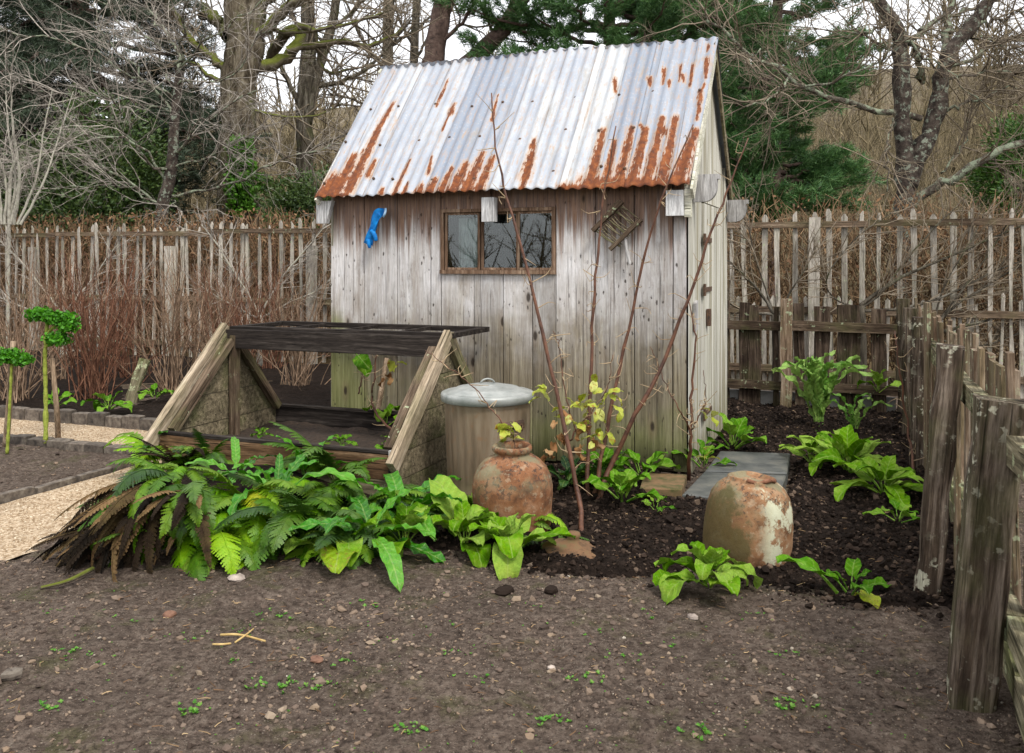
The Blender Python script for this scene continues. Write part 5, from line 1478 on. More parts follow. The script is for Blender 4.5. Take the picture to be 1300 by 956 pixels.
cane_bush('bare_rose', 'slender stem with dry yellow leaves inside the cold frame', [
    ([G(-1.75, -.75, .2), at(475, 520, 6.6), at(476, 470, 6.65), at(480, 430, 6.7)], .010, .004),
    ([at(455, 500, 6.6), at(462, 470, 6.65), at(468, 452, 6.7)], .006, .003)], 404, [(at(500, 466, 6.6), 'yellow', 3, .03), (at(490, 478, 6.6), 'dry', 3, .03), (at(458, 452, 6.7), 'mid', 2, .02)])
cane_bush('bare_rose', 'thin arching twig with pale yellow leaves hanging over the jar mouth', [
    ([gp(655, 668), at(655, 600, 5.0), at(653, 560, 5.0), at(648, 548, 5.0)], .005, .003),
    ([at(648, 548, 5.0), at(625, 520, 5.05), at(600, 490, 5.1), at(568, 465, 5.2), at(540, 445, 5.3)], .004, .002)], 405, [(at(646, 546, 4.98), 'yellow', 11, .028)])
cane_bush('bare_rose', 'dark red brier stem growing beside the side fence', [
    ([gp(1162, 622), at(1155, 560, 6.2), at(1142, 470, 6.25), at(1136, 420, 6.3)], .010, .004)], 406)

# ------------------------------------------------------------------ kale
def frill(center, rad, n, seed):
    r = np.random.default_rng(seed)
    d = r.normal(0, 1, (n, 3)); d /= np.linalg.norm(d, axis=1, keepdims=True)
    P = d * rad * r.uniform(.5, 1.0, (n, 1)) * (1 + .35 * np.sin(5 * np.arctan2(d[:, 1:2], d[:, 0:1]) + seed)) * (1.25, 1.0, .62)
    A = np.cross(d, r.normal(0, 1, (n, 3))); A /= np.linalg.norm(A, axis=1, keepdims=True); B = np.cross(d, A)
    s = r.uniform(.008, .02, (n, 1))
    V = np.stack([P, P + A * s + d * s * .4, P + B * s + d * s, P - A * s + d * s * .5], 1).reshape(-1, 3) + center
    q = np.arange(n)[:, None] * 4
    return V, np.concatenate([q + np.array([0, 1, 2])[None], q + np.array([0, 2, 3])[None]])
def kale(label, base, pts, r0, heads, seed):
    root = thing('kale', label, 'kale', (base[0], base[1], 0)); b = np.array([base[0], base[1], 0])
    for P, a in pts:
        P = smooth_path(np.array(P), 22) - b
        MB().tube(P, a * (1 + .16 * np.sin(np.arange(22) * 2.3) + .10 * np.random.default_rng(seed).normal(0, 1, 22)) * np.linspace(1.05, .85, 22), 8).build('stem', M['kale_stem'], root, True)
    for k, (c, rad, n) in enumerate(heads):
        V, Ft = frill(np.array(c) - b, rad, n, seed + k)
        put('leaf_head', mesh_from('leaf_head', V, [Ft], [M['kale_leaf']], True), root, kind='stuff')
b1 = gp(58, 561)
kale('tall bare stalked kale with frilly green heads at the top', b1, [([gp(58, 563), at(58, 500, 7.4), at(57, 450, 7.4), at(60, 410, 7.4)], .018), ([at(59, 425, 7.4), at(68, 415, 7.4), at(78, 408, 7.4)], .015), ([at(58, 440, 7.4), at(66, 436, 7.4), at(72, 430, 7.4)], .012)], .022,
     [(at(50, 399, 7.4), .075, 700), (at(66, 403, 7.38), .07, 600), (at(82, 405, 7.4), .085, 800), (at(72, 430, 7.38), .075, 700), (at(86, 415, 7.36), .06, 400)], 500)
b2 = gp(10, 574)
kale('short kale with a flat frilly head at the picture edge', b2, [([gp(9, 576), at(12, 520, 6.95), at(15, 460, 6.95)], .012)], .012, [(at(14, 452, 6.95), .08, 700), (at(28, 457, 6.93), .055, 450), (at(0, 452, 6.95), .08, 600)], 520)

# seedlings and moss specks over the soil
r = np.random.default_rng(610)
cl = []
for px, py, n, s in ((90, 832, 10, 1.2), (70, 776, 6, 1), (345, 785, 9, 1.1), (305, 800, 8, 1), (300, 835, 6, .9), (470, 767, 5, 1.2), (555, 800, 5, .8), (590, 830, 5, 1), (440, 840, 8, 1.1), (745, 866, 12, 1.2), (790, 840, 8, 1), (770, 800, 6, 1), (850, 815, 6, 1), (680, 770, 4, .8), (130, 838, 6, 1), (235, 815, 5, 1), (400, 868, 12, 1.3), (600, 860, 6, 1), (330, 868, 9, 1.3), (360, 868, 9, 1.2), (960, 780, 5, 1), (990, 830, 8, 1), (820, 782, 6, 1), (1000, 560, 9, 1.3), (1020, 548, 9, 1.3), (1060, 565, 9, 1.3), (985, 550, 7, 1.3), (770, 700, 8, 1.2), (790, 718, 6, 1), (500, 815, 5, 1), (160, 790, 5, .9), (1000, 900, 12, 1.3), (700, 910, 12, 1.2), (250, 905, 14, 1.3), (520, 925, 12, 1.2), (880, 935, 10, 1.2), (60, 905, 10, 1.2)):
    for k in range(int(n * 1.0)):
        cl.append((gp(px + r.normal(0, 12), py + r.normal(0, 4)), s * r.uniform(.6, 1.2)))
for k in range(260):
    cl.append((gp(r.uniform(-20, 1180), r.uniform(745, 960)), r.uniform(.25, .6)))
V, Ft = [], []
for p, s in cl:
    h = float(soil_h(p[0], p[1])) + (.03 if p[1] > 5.4 else 0)
    for k in range(r.integers(4, 8)):
        a = r.uniform(0, 6.28); L = .0105 * s * r.uniform(.7, 1.3); w = L * .36; e = r.uniform(.1, .8)
        d = np.array([math.cos(a) * math.cos(e), math.sin(a) * math.cos(e), math.sin(e)]); q = np.array([-math.sin(a), math.cos(a), 0])
        o_ = np.array([p[0], p[1], h + .004]); n0 = len(V)
        V += [o_, o_ + d * L * .55 + q * w, o_ + d * L, o_ + d * L * .55 - q * w]; Ft += [(n0, n0 + 1, n0 + 2, n0 + 3)]
tag(put('weed_seedlings', mesh_from('weed_seedlings', V, [np.array(Ft)], [M['seedling']])), 'tiny green weed seedlings sprouting in the bare soil', 'seedlings', None, 'stuff')
# ------------------------------------------------------------------ branching
def unit(v): return v / (np.linalg.norm(v) + 1e-9)
def grow(out, r, p, d, L, rad, lv, cfg):
    n = cfg['n'][lv]; step = L / (n - 1)
    pts = np.empty((n, 3)); pts[0] = p; d = unit(np.asarray(d, float))
    ds = [d]
    nz = r.normal(0, cfg['wander'][lv], (n, 3)); up = cfg['up'][lv]
    for i in range(1, n):
        d = d + nz[i]; d[2] += up; d = d / math.sqrt(d @ d)
        p = p + d * step; pts[i] = p; ds.append(d)
    out.setdefault(lv, []).append((pts, rad * np.linspace(1, cfg['tip'][lv], n)))
    if lv + 1 < len(cfg['n']):
        for k in range(cfg['kids'][lv]):
            t = r.uniform(cfg['from'][lv], 1.0) * (n - 1); i = min(int(t), n - 2); f = t - i
            q = pts[i] * (1 - f) + pts[i + 1] * f
            dd = ds[i + 1]
            s = r.normal(0, 1, 3); s -= dd * (s @ dd); s = unit(s) * (1, cfg.get('flat', 1), 1)
            a = r.uniform(*cfg['ang'][lv])
            nd = dd * math.cos(a) + s * math.sin(a)
            frac = t / (n - 1)
            grow(out, r, q, nd, L * cfg['len'][lv] * r.uniform(.6, 1.2) * (1.15 - .55 * frac), rad * (1 - (1 - cfg['tip'][lv]) * frac) * cfg['thin'][lv], lv + 1, cfg)
def along(out, r, pts, rad0, rad1, lv, cfg, n=14, kids=8, start=.15):
    """limb along a fixed path, twigs of level lv on it"""
    P = smooth_path(np.array(pts), n); P[1:-1] += r.normal(0, rad0 * .25 + cfg.get('kink', 0), (n - 2, 3))
    R_ = np.linspace(rad0, rad1, n)
    out.setdefault(('limb', n), []).append((P, R_))
    Lt = np.linalg.norm(P[-1] - P[0])
    for k in range(kids):
        t = r.uniform(start, 1) * (n - 1); i = min(int(t), n - 2)
        q = P[i] + (P[i + 1] - P[i]) * (t - i); dd = unit(P[i + 1] - P[i])
        s = r.normal(0, 1, 3); s -= dd * (s @ dd); s = unit(s) * (1, cfg.get('flat', 1), 1)
        a = r.uniform(*cfg['ang'][lv])
        grow(out, r, q, dd * math.cos(a) + s * math.sin(a), cfg['L0'] * r.uniform(.5, 1.3), cfg['r0'] * r.uniform(.6, 1.2), lv, cfg)
def to_mesh(name, out, keys, mat, sides):
    m = MB()
    for k in keys:
        if k in out:
            P = np.array([a for a, _ in out[k]]); Rr = np.array([b for _, b in out[k]])
            V, Fq = tubes(P, Rr, sides[k] if isinstance(sides, dict) else sides)
            m.add(V, Fq)
    return m.mesh(name, M[mat], True) if m.n else None
def shift(out, base):
    for k in out: out[k] = [(a - base, b) for a, b in out[k]]

# ------------------------------------------------------------------ fruit tree behind the picket fence, left
def fruit_tree():
    r = np.random.default_rng(701); Y = 15.6
    cfg = dict(kink=.035, n=[6, 5, 4], wander=[.24, .28, .28], up=[.03, .02, .0], tip=[.35, .35, .4], kids=[4, 4, 0], ang=[(.4, 1.0), (.4, 1.0), (.3, .9)], len=[.55, .5, .5], thin=[.62, .65, .6], L0=1.2, r0=.011)
    cfg['from'] = [.15, .1, .1]; cfg['flat'] = .8
    c = lambda x, y, dy=0: at(x / 2.99, y / 2.99, Y + dy)
    base = np.array([c(620, 850)[0], Y, 0]); out = {}
    trunk = [base, c(612, 840), c(640, 700), c(655, 600), c(660, 500), c(668, 400), c(682, 270)]
    for pts, a, b, kids in (
        ([c(682, 270), c(660, 180), c(610, 110), c(560, 50), c(520, -30)], .065, .02, 14), ([c(680, 280), c(720, 200), c(760, 90), c(790, -20)], .05, .018, 12),
        ([c(640, 650), c(600, 610), c(545, 540), c(520, 440), c(545, 400)], .05, .015, 11), ([c(620, 800), c(560, 760), c(480, 700), c(370, 630), c(330, 590), c(230, 580), c(0, 575), c(-120, 560)], .05, .012, 18),
        ([c(650, 745), c(720, 735), c(870, 690), c(1000, 630), c(1100, 590), c(1200, 560), c(1290, 525)], .05, .010, 18), ([c(660, 590), c(730, 530), c(790, 480), c(860, 460), c(1000, 390), c(1090, 370)], .045, .01, 14),
        ([c(660, 640), c(760, 600), c(830, 560), c(900, 520), c(1020, 500)], .035, .01, 12), ([c(660, 480), c(600, 360), c(540, 310), c(440, 250), c(330, 200), c(180, 170), c(60, 140)], .05, .012, 18),
        ([c(668, 380), c(560, 310), c(480, 220), c(400, 130), c(380, 40), c(300, -40)], .04, .012, 15), ([c(640, 700), c(540, 560), c(420, 520), c(300, 530), c(200, 600), c(120, 640)], .04, .01, 15),
        ([c(668, 330), c(760, 300), c(850, 330), c(960, 300), c(1060, 200), c(1180, 150)], .04, .01, 14), ([c(600, 770), c(500, 720), c(380, 700), c(200, 720), c(80, 700)], .035, .01, 13), ([c(680, 260), c(800, 180), c(930, 120), c(1060, 60), c(1150, -20)], .035, .01, 13),
        ([c(675, 330), c(600, 200), c(480, 80), c(410, -30)], .04, .012, 13), ([c(660, 430), c(480, 380), c(300, 350), c(120, 330), c(-60, 280)], .035, .01, 15), ([c(650, 760), c(700, 790), c(760, 810), c(840, 830)], .02, .008, 6)):
        pts = np.array(pts); dy = r.uniform(-1.4, .6); pts[:, 1] += np.linspace(0, dy, len(pts))
        along(out, r, pts, a * .58, b * .6, 0, cfg, 14, int(kids * 1.6))
    shift(out, base)
    root = thing('fruit_tree', 'bare spreading fruit tree with pale lichened branches behind the picket fence', 'tree', base)
    MB().tube(smooth_path(np.array(trunk) - base, 20), np.linspace(.12, .07, 20), 10).build('trunk', M['bark_lichen'], root, True)
    put('branches', to_mesh('branches', out, [('limb', 14)], 'bark_lichen_pale', 6), root, kind='stuff')
    put('twigs', to_mesh('twigs', out, [0, 1, 2], 'twig_pale', 3), root, kind='stuff')
fruit_tree()

# ------------------------------------------------------------------ gnarled tree behind the fence, right
def gnarled_tree():
    r = np.random.default_rng(702); Y = 13.2
    cfg = dict(kink=.02, n=[7, 5, 4], wander=[.2, .25, .25], up=[.03, .02, 0], tip=[.35, .35, .4], kids=[5, 4, 0], ang=[(.4, 1.0), (.4, 1.0), (.3, .9)], len=[.5, .5, .5], thin=[.6, .65, .6], L0=1.3, r0=.014)
    cfg['from'] = [.15, .1, .1]
    c = lambda x, y, dy=0: at(900 + x / 3.1875, y / 3.1875, Y + dy)
    base = np.array([c(790, 880)[0], Y, 0]); out = {}
    root = thing('gnarled_tree', 'dark gnarled forked tree with lichened limbs behind the right fence', 'tree', base)
    stems = (([base, c(790, 880), c(795, 780), c(795, 640), c(785, 480), c(780, 300), c(770, 160), c(735, 80), (c(680, 0)), c(640, -120)], .155, .085), ([c(800, 760), c(850, 620), c(900, 520), c(930, 400), c(945, 300), c(985, 200), c(1060, 110), c(1140, -10), c(1220, -120)], .135, .09))
    mm = MB()
    for pts, a, b in stems:
        P = smooth_path(np.array(pts) - base, 30); P[2:] += r.normal(0, .012, (28, 3))
        mm.tube(P, np.linspace(a, b, 30) * (1 + .07 * r.normal(0, 1, 30)), 12)
    mm.build('trunk', M['bark_lichen'], root, True)
    for pts, a, b, kids in (
        ([c(860, 480), c(740, 465), c(600, 415), c(450, 380), c(390, 340), c(260, 240), c(150, 170), c(70, 90), c(10, 20), c(-40, -60)], .06, .02, 26),
        ([c(820, 830), c(900, 770), c(960, 720), c(1080, 640), c(1200, 590), c(1290, 560), c(1400, 500)], .085, .05, 18),
        ([c(945, 300), c(965, 180), c(1000, 80), c(1030, -20), c(1050, -120)], .085, .05, 8), ([c(780, 140), c(860, 190), c(910, 260), c(950, 300)], .06, .05, 4),
        ([c(800, 170), c(870, 130), c(950, 70), c(1060, 20), c(1180, -20)], .06, .03, 12), ([c(770, 120), c(800, 190), c(900, 280), c(990, 380), c(1070, 480)], .03, .008, 8),
        ([c(960, 270), c(1060, 230), c(1150, 190), c(1290, 150), c(1400, 120)], .04, .015, 13), ([c(960, 320), c(1060, 310), c(1160, 310), c(1290, 300)], .03, .01, 10), ([c(960, 450), c(1050, 420), c(1150, 380), c(1290, 350)], .03, .01, 11),
        ([c(390, 350), c(500, 330), c(600, 290), c(680, 220), c(700, 160)], .025, .008, 9), ([c(230, 210), c(130, 240), c(60, 270)], .02, .008, 6), ([c(330, 300), c(270, 370), c(180, 440), c(80, 470)], .025, .007, 8),
        ([c(745, 480), c(700, 560), c(670, 680), c(650, 790)], .025, .01, 7), ([c(740, 90), c(650, 130), c(560, 120), c(460, 90)], .035, .01, 11), ([c(690, 10), c(600, 30), c(500, -20)], .03, .01, 10), ([c(1060, 100), c(1150, 90), c(1290, 40)], .04, .015, 11), ([c(1000, 180), c(1100, 150), c(1290, 210)], .03, .012, 10), ([c(940, 700), c(1000, 640), c(1060, 560), c(1080, 480)], .02, .008, 7), ([c(1130, 620), c(1170, 700), c(1200, 760), c(1280, 780)], .02, .008, 8)):
        pts = np.array(pts); pts[:, 1] += np.linspace(0, r.uniform(-1.0, .8), len(pts))
        along(out, r, pts, a * .85, b * .8, 0, cfg, 14, int(kids * 1.5))
    shift(out, base)
    put('branches', to_mesh('branches', out, [('limb', 14)], 'bark_lichen_pale', 7), root, kind='stuff')
    put('twigs', to_mesh('twigs', out, [0, 1, 2], 'twig_brown', 3), root, kind='stuff')
gnarled_tree()

# ------------------------------------------------------------------ large bare trees beyond the hedge
def bare_tree(name, label, stems, limbs, seed, bark, limbmat, twig, L0=2.2, r0=.03, dy=1.5, flat=1.0, group=None):
    r = np.random.default_rng(seed)
    cfg = dict(n=[7, 5, 4, 3], wander=[.16, .2, .22, .2], up=[.04, .02, .0, 0], tip=[.4, .4, .4, .5], kids=[4, 4, 2, 0], ang=[(.4, 1.1), (.4, 1.1), (.3, .9), (.3, .9)], len=[.55, .5, .5, .5], thin=[.6, .6, .65, .6], L0=L0, r0=r0, flat=flat)
    cfg['from'] = [.15, .1, .1, .1]
    base = np.array(stems[0][0][0]); base = np.array([base[0], base[1], 0.0]); out = {}
    root = thing(name, label, 'tree', base, 0, group)
    mm = MB()
    for pts, a, b in stems:
        P = smooth_path(np.array(pts) - base, 26); P[2:] += r.normal(0, a * .05, (24, 3))
        rad = np.linspace(a, b, 26) * (1 + .05 * r.normal(0, 1, 26)); 
        mm.tube(P, rad, 14)
    mm.build('trunk', M[bark], root, True)
    for pts, a, b, kids in limbs:
        pts = np.array(pts, float); pts[:, 1] += np.linspace(0, r.uniform(-dy, dy), len(pts))
        along(out, r, pts, a, b, 0, cfg, 16, kids)
    shift(out, base)
    if ('limb', 16) in out: put('branches', to_mesh('branches', out, [('limb', 16)], limbmat, 8), root, kind='stuff')
    if 0 in out: put('twigs', to_mesh('twigs', out, [0, 1, 2, 3], twig, 3), root, kind='stuff')
def A(Y, f=1, ox=0, oy=0): return lambda x, y, d=0: at(ox + x / f, oy + y / f, Y + d)
c = A(23.0, 2.99)
b = lambda f, x, y: np.array([f(x, y)[0], f(x, y)[1], -.3])
bare_tree('oak_tree', 'massive bare oak trunk with mossy limbs behind the hedge', [([b(c, 905, 780), c(905, 700), c(905, 520), c(900, 380), c(905, 270), c(915, 150), c(900, 0), c(890, -160)], .52, .36), ([c(920, 330), c(960, 200), c(965, 90), (c(985, -60)), c(1000, -200)], .30, .24)], [
    ([c(950, 250), c(1040, 230), c(1090, 180), c(1110, 100), c(1060, 80), c(1000, 140), c(960, 200)], .17, .15, 4), ([c(950, 190), c(1040, 90), c(1140, 30), c(1240, -10), c(1380, -60)], .17, .08, 14), ([c(1090, 190), c(1180, 170), c(1285, 150), c(1400, 160), c(1520, 90)], .11, .04, 14),
    ([c(870, 140), c(830, 90), c(760, 20), c(690, -40)], .20, .12, 12), ([c(870, 260), c(780, 200), c(700, 130), c(630, 20), c(580, -60)], .12, .06, 13), ([c(860, 310), c(780, 280), c(720, 230), c(640, 220)], .07, .03, 8), ([c(1130, 100), c(1190, 110), c(1200, 210), c(1230, 260), c(1320, 240)], .09, .03, 9),
    ([c(920, 60), c(1050, 0), c(1150, -60)], .12, .06, 10), ([c(960, 420), c(1080, 440), c(1200, 430), c(1290, 380)], .04, .015, 9), ([c(900, 470), c(800, 460), c(700, 500)], .035, .012, 7), ([c(980, 100), c(1100, 120), c(1280, 90), c(1450, 40)], .07, .03, 12)], 711, 'bark_oak', 'bark_moss', 'twig_brown')
c = A(27.0)
bare_tree('bare_tree', 'slim grey forked bare tree just right of the big oak', [([b(c, 388, 270), c(388, 220), c(386, 130), c(392, 60), c(388, -60)], .28, .20), ([c(388, 160), c(404, 90), c(424, 20), c(432, -60)], .17, .12)], [
    ([c(388, 140), c(360, 90), c(345, 40), c(320, 0)], .09, .03, 12), ([c(400, 110), c(440, 100), c(480, 70), c(520, 20)], .08, .03, 12), ([c(388, 190), c(430, 170), c(470, 140)], .05, .02, 10), ([c(390, 60), c(370, 20), c(350, -30)], .07, .03, 9), ([c(420, 40), c(450, 10), c(480, -30)], .07, .03, 10), ([c(386, 220), c(350, 190), c(330, 150)], .05, .02, 8)], 712, 'bark_grey', 'bark_grey', 'twig_brown', 2.4)
c = A(30.0)
bare_tree('bare_tree', 'pale straight trunk rising just above the left end of the roof', [([b(c, 490, 280), c(490, 180), c(492, 60), c(497, -80)], .24, .17)], [([c(491, 90), c(460, 50), c(440, 0)], .08, .03, 10), ([c(492, 60), c(525, 30), c(560, -10)], .08, .03, 10), ([c(490, 150), c(450, 130), c(420, 130)], .06, .02, 10)], 713, 'bark_grey', 'bark_grey', 'twig_brown', 2.4)
bare_tree('bare_tree', 'thin grey trunk behind the left half of the ridge', [([b(c, 524, 280), c(524, 180), c(526, 60), c(533, -60)], .17, .13)], [([c(526, 80), c(545, 40), c(570, 0)], .06, .03, 9), ([c(525, 60), c(505, 20), c(490, -20)], .06, .02, 9)], 714, 'bark_grey', 'bark_grey', 'twig_brown', 2.2)
c = A(25.0)
bare_tree('bare_pine', 'reddish brown upright trunk standing behind the shed ridge', [([b(c, 538, 280), c(540, 180), (c(548, 90)), c(560, 20), c(572, -60)], .32, .27)], [([c(552, 60), c(590, 30), c(620, -20)], .07, .03, 8)], 715, 'bark_red', 'bark_red', 'twig_brown')
bare_tree('bare_pine', 'dark trunk leaning steeply right above the shed ridge', [([b(c, 470, 280), c(520, 160), c(590, 85), c(632, 45), c(662, 0), c(690, -50)], .27, .22)], [([c(630, 50), c(618, 20), c(612, -20)], .05, .02, 6)], 716, 'bark_red', 'bark_red', 'twig_brown')
c = A(13.6)
bare_tree('bare_shrub', 'pale many stemmed bare bush beyond the fence at left', [([b(c, 10, 280), c(12, 250), c(20, 200)], .03, .02)], [([c(10 + k * 4, 285), c(14 + k * 9, 230), c(20 + k * 16 - 20, 170), c(30 + k * 22 - 40, 110)], .022, .006, 7) for k in range(-3, 5)], 717, 'bark_pale', 'bark_pale', 'twig_pale', .8, .008, .5)

# ------------------------------------------------------------------ conifers and evergreens
def needles(P, D, n_per, L, W, r, spread=.9, back=.0):
    """blades around branchlet points: P (N,3) positions, D (N,3) directions"""
    N = len(P) * n_per
    p = np.repeat(P, n_per, 0); d = np.repeat(D, n_per, 0)
    d = d + r.normal(0, spread, (N, 3)); d /= np.linalg.norm(d, axis=1, keepdims=True)
    s = np.cross(d, r.normal(0, 1, (N, 3))); s /= np.linalg.norm(s, axis=1, keepdims=True)
    l = L * r.uniform(.6, 1.3, (N, 1)); w = W * r.uniform(.7, 1.3, (N, 1))
    p = p + r.normal(0, L * .25, (N, 3))
    V = np.stack([p - s * w * .5, p + s * w * .5, p + d * l], 1).reshape(-1, 3)
    return V, np.arange(N * 3).reshape(-1, 3)
def conifer(name, label, base, H, trunk_r, boughs, seed, mat, bark, L, W, n_per=26, subs=12, spread=.8, lift=.1, sub_len=.45, group=None, dead=0):
    r = np.random.default_rng(seed)
    root = thing(name, label, 'tree', base, 0, group); base = np.array(base, float)
    tp = smooth_path([(0, 0, -.3), (r.normal(0, .1), 0, H * .5), (r.normal(0, .2), 0, H)], 16)
    MB().tube(tp, np.linspace(trunk_r, trunk_r * .2, 16), 10).build('trunk', M[bark], root, True)
    P, D, br = [], [], []
    for z, az, Lb, rise in boughs:
        d = np.array([math.cos(az), math.sin(az), rise]); c0 = np.array([np.interp(z, tp[:, 2], tp[:, 0]), 0, z])
        pts = smooth_path([c0, c0 + d * Lb * .5 + np.array([0, 0, -.02 * Lb]), c0 + d * Lb + np.array([0, 0, lift * Lb])], 10)
        pts[1:] += r.normal(0, .04 * Lb * .5, (9, 3))
        br.append(pts)
        for k in range(subs):
            t = .25 + .75 * (k + r.uniform(0, 1)) / subs; i = min(int(t * 9), 8); q = pts[i] + (pts[i + 1] - pts[i]) * (t * 9 - i)
            T = unit(pts[i + 1] - pts[i]); sd = np.cross(T, (0, 0, 1)) * (1 if k % 2 else -1)
            e = unit(T * .7 + sd * r.uniform(.2, 1.0) + np.array([0, 0, r.uniform(-.1, .45)])); sl = sub_len * Lb * (1.15 - .7 * t) * r.uniform(.6, 1.2) + .15
            m_ = max(3, int(sl / (L * .55)))
            for s in np.linspace(.15, 1, m_):
                P.append(q + e * sl * s + r.normal(0, .04, 3)); D.append(e)
    P = np.array(P); D = np.array(D)
    V, Ft = needles(P, D, n_per, L, W, r, spread)
    put('crown', mesh_from('crown', V, [Ft], [M[mat]], False), root, kind='stuff')
    V, Fq = tubes(np.array(br), np.tile(np.linspace(trunk_r * .28, trunk_r * .05, 10), (len(br), 1)), 5)
    put('branches', mesh_from('branches', V, [Fq], [M[bark]], True), root, kind='stuff')
    return len(Ft)
def tiers(r, z0, z1, n, Lf, rise=(-.1, .3), az=(0, 2 * PI)):
    return [(z, r.uniform(*az), Lf(z) * r.uniform(.7, 1.15), r.uniform(*rise)) for z in r.uniform(z0, z1, n)]
r = np.random.default_rng(720)
p = at(975, 331, 19.0); b_ = (p[0], 19.0, 0)
conifer('pine_tree', 'bright green bushy pine right behind the shed gable', b_, 11.5, .2, tiers(r, 2.1, 5.4, 58, lambda z: 2.0 - .12 * abs(z - 3.6)) + tiers(r, 5.4, 11, 44, lambda z: 2.5 - .2 * (z - 5.4)), 721, 'needle_pine', 'bark_red', .17, .017, 44, 9, .62, .12, .34)
p = at(770, 331, 25.0); b_ = (p[0], 25.0, 0)
conifer('pine_tree', 'broad dark green pine above the middle of the roof ridge', b_, 15, .3, tiers(r, 5.0, 14, 110, lambda z: 4.0 - .22 * abs(z - 8)), 722, 'needle_pine', 'bark_red', .20, .020, 40, 10, .62, .12, .32)
p = at(880, 331, 27.0); b_ = (p[0], 27.0, 0)
conifer('pine_tree', 'tall pine between the other two behind the gable peak', b_, 16, .3, tiers(r, 4.0, 15, 90, lambda z: 3.2 - .16 * abs(z - 8)), 723, 'needle_pine', 'bark_red', .20, .020, 40, 10, .62, .12, .32)
p = at(110, 331, 24.0); b_ = (p[0], 24.0, 0)
conifer('dark_conifer', 'tall sombre conifer with drooping dark sprays at far left', b_, 14, .32, tiers(r, 2.0, 13, 120, lambda z: 3.8 - .16 * abs(z - 6), (-.25, .12)), 724, 'needle_dark', 'bark_red', .19, .017, 22, 14, .8, -.12)
p = at(-40, 331, 27.0); b_ = (p[0], 27.0, 0)
conifer('dark_conifer', 'dark conifer at the left edge behind the drooping one', b_, 12, .3, tiers(r, 2.0, 11, 70, lambda z: 3.6 - .2 * abs(z - 5), (-.2, .15)), 725, 'needle_dark', 'bark_red', .2, .018, 22, 13, .8, -.1)

def evergreen(name, label, blobs, base, seed, mat, n, L, W, cat='bush', bark='bark_grey'):
    """leafy bush: leaves in clumps through a volume, stems inside"""
    r = np.random.default_rng(seed); base = np.array(base, float)
    root = thing(name, label, cat, base)
    P, D = [], []
    tot = sum(b[1] ** 2 for b in blobs)
    for c0, rad in blobs:
        k = int(n * rad ** 2 / tot / 14)
        d = r.normal(0, 1, (k, 3)); d /= np.linalg.norm(d, axis=1, keepdims=True)
        cc = np.array(c0) - base + d * rad * r.uniform(.55, 1.05, (k, 1)) * (1, 1, .9)
        for q, e in zip(cc, d):
            P.append(q + r.normal(0, rad * .10, (14, 3))); D.append(np.tile(e + np.array([0, 0, .3]), (14, 1)))
    P = np.vstack(P); D = np.vstack(D)
    D = D + r.normal(0, .6, D.shape); D /= np.linalg.norm(D, axis=1, keepdims=True)
    S = np.cross(D, r.normal(0, 1, D.shape)); S /= np.linalg.norm(S, axis=1, keepdims=True)
    l = L * r.uniform(.6, 1.3, (len(P), 1)); w = W * r.uniform(.7, 1.3, (len(P), 1))
    V = np.stack([P, P + D * l * .5 + S * w * .5, P + D * l, P + D * l * .5 - S * w * .5], 1).reshape(-1, 3)
    put('foliage', mesh_from('foliage', V, [np.arange(len(V)).reshape(-1, 4)], [M[mat]], False), root, kind='stuff')
    st = [smooth_path([(r.normal(0, .15), r.normal(0, .15), -.2), (np.array(c0) - base) * (.4, .4, .5), np.array(c0) - base], 8) for c0, rad in blobs]
    V, Fq = tubes(np.array(st), np.tile(np.linspace(.07, .02, 8), (len(st), 1)), 5)
    put('stems', mesh_from('stems', V, [Fq], [M[bark]], True), root, kind='stuff')
r = np.random.default_rng(730)
def blobs(px0, px1, py0, py1, Y, n, rad, seed):
    r = np.random.default_rng(seed)
    return [(at(r.uniform(px0, px1), r.uniform(py0, py1), Y + r.uniform(-1, 1)), rad * r.uniform(.7, 1.2)) for _ in range(n)]
evergreen('laurel_bush', 'dark evergreen shrubbery behind the fruit tree trunk', blobs(50, 180, 150, 290, 19.5, 14, .85, 1), (at(130, 331, 19.5)[0], 19.5, 0), 731, 'laurel', 26000, .11, .05)
evergreen('laurel_bush', 'dark evergreen bush at the left edge below the conifer', blobs(-60, 55, 170, 300, 20.5, 10, .85, 2), (at(0, 331, 20.5)[0], 20.5, 0), 732, 'laurel', 18000, .11, .05)
evergreen('laurel_bush', 'dark bush low between the oak and the shed', blobs(355, 420, 235, 300, 18.5, 7, .55, 3), (at(390, 331, 18.5)[0], 18.5, 0), 733, 'laurel', 10000, .09, .04)
evergreen('yew_bush', 'dense clipped dark green yew at the right edge above the hedge', blobs(1262, 1380, 165, 262, 17.0, 22, .55, 4), (at(1310, 331, 17)[0], 17.0, 0), 734, 'yew', 46000, .10, .03)
evergreen('ivy_clump', 'green ivy climbing on the oak trunk base', [(at(305, y, 22.25), .34) for y in (190, 215, 240, 262)] + [(at(318, 232, 22.25), .3)], (at(305, 331, 22.3)[0], 22.3, 0), 735, 'ivy', 4200, .10, .08, 'ivy')

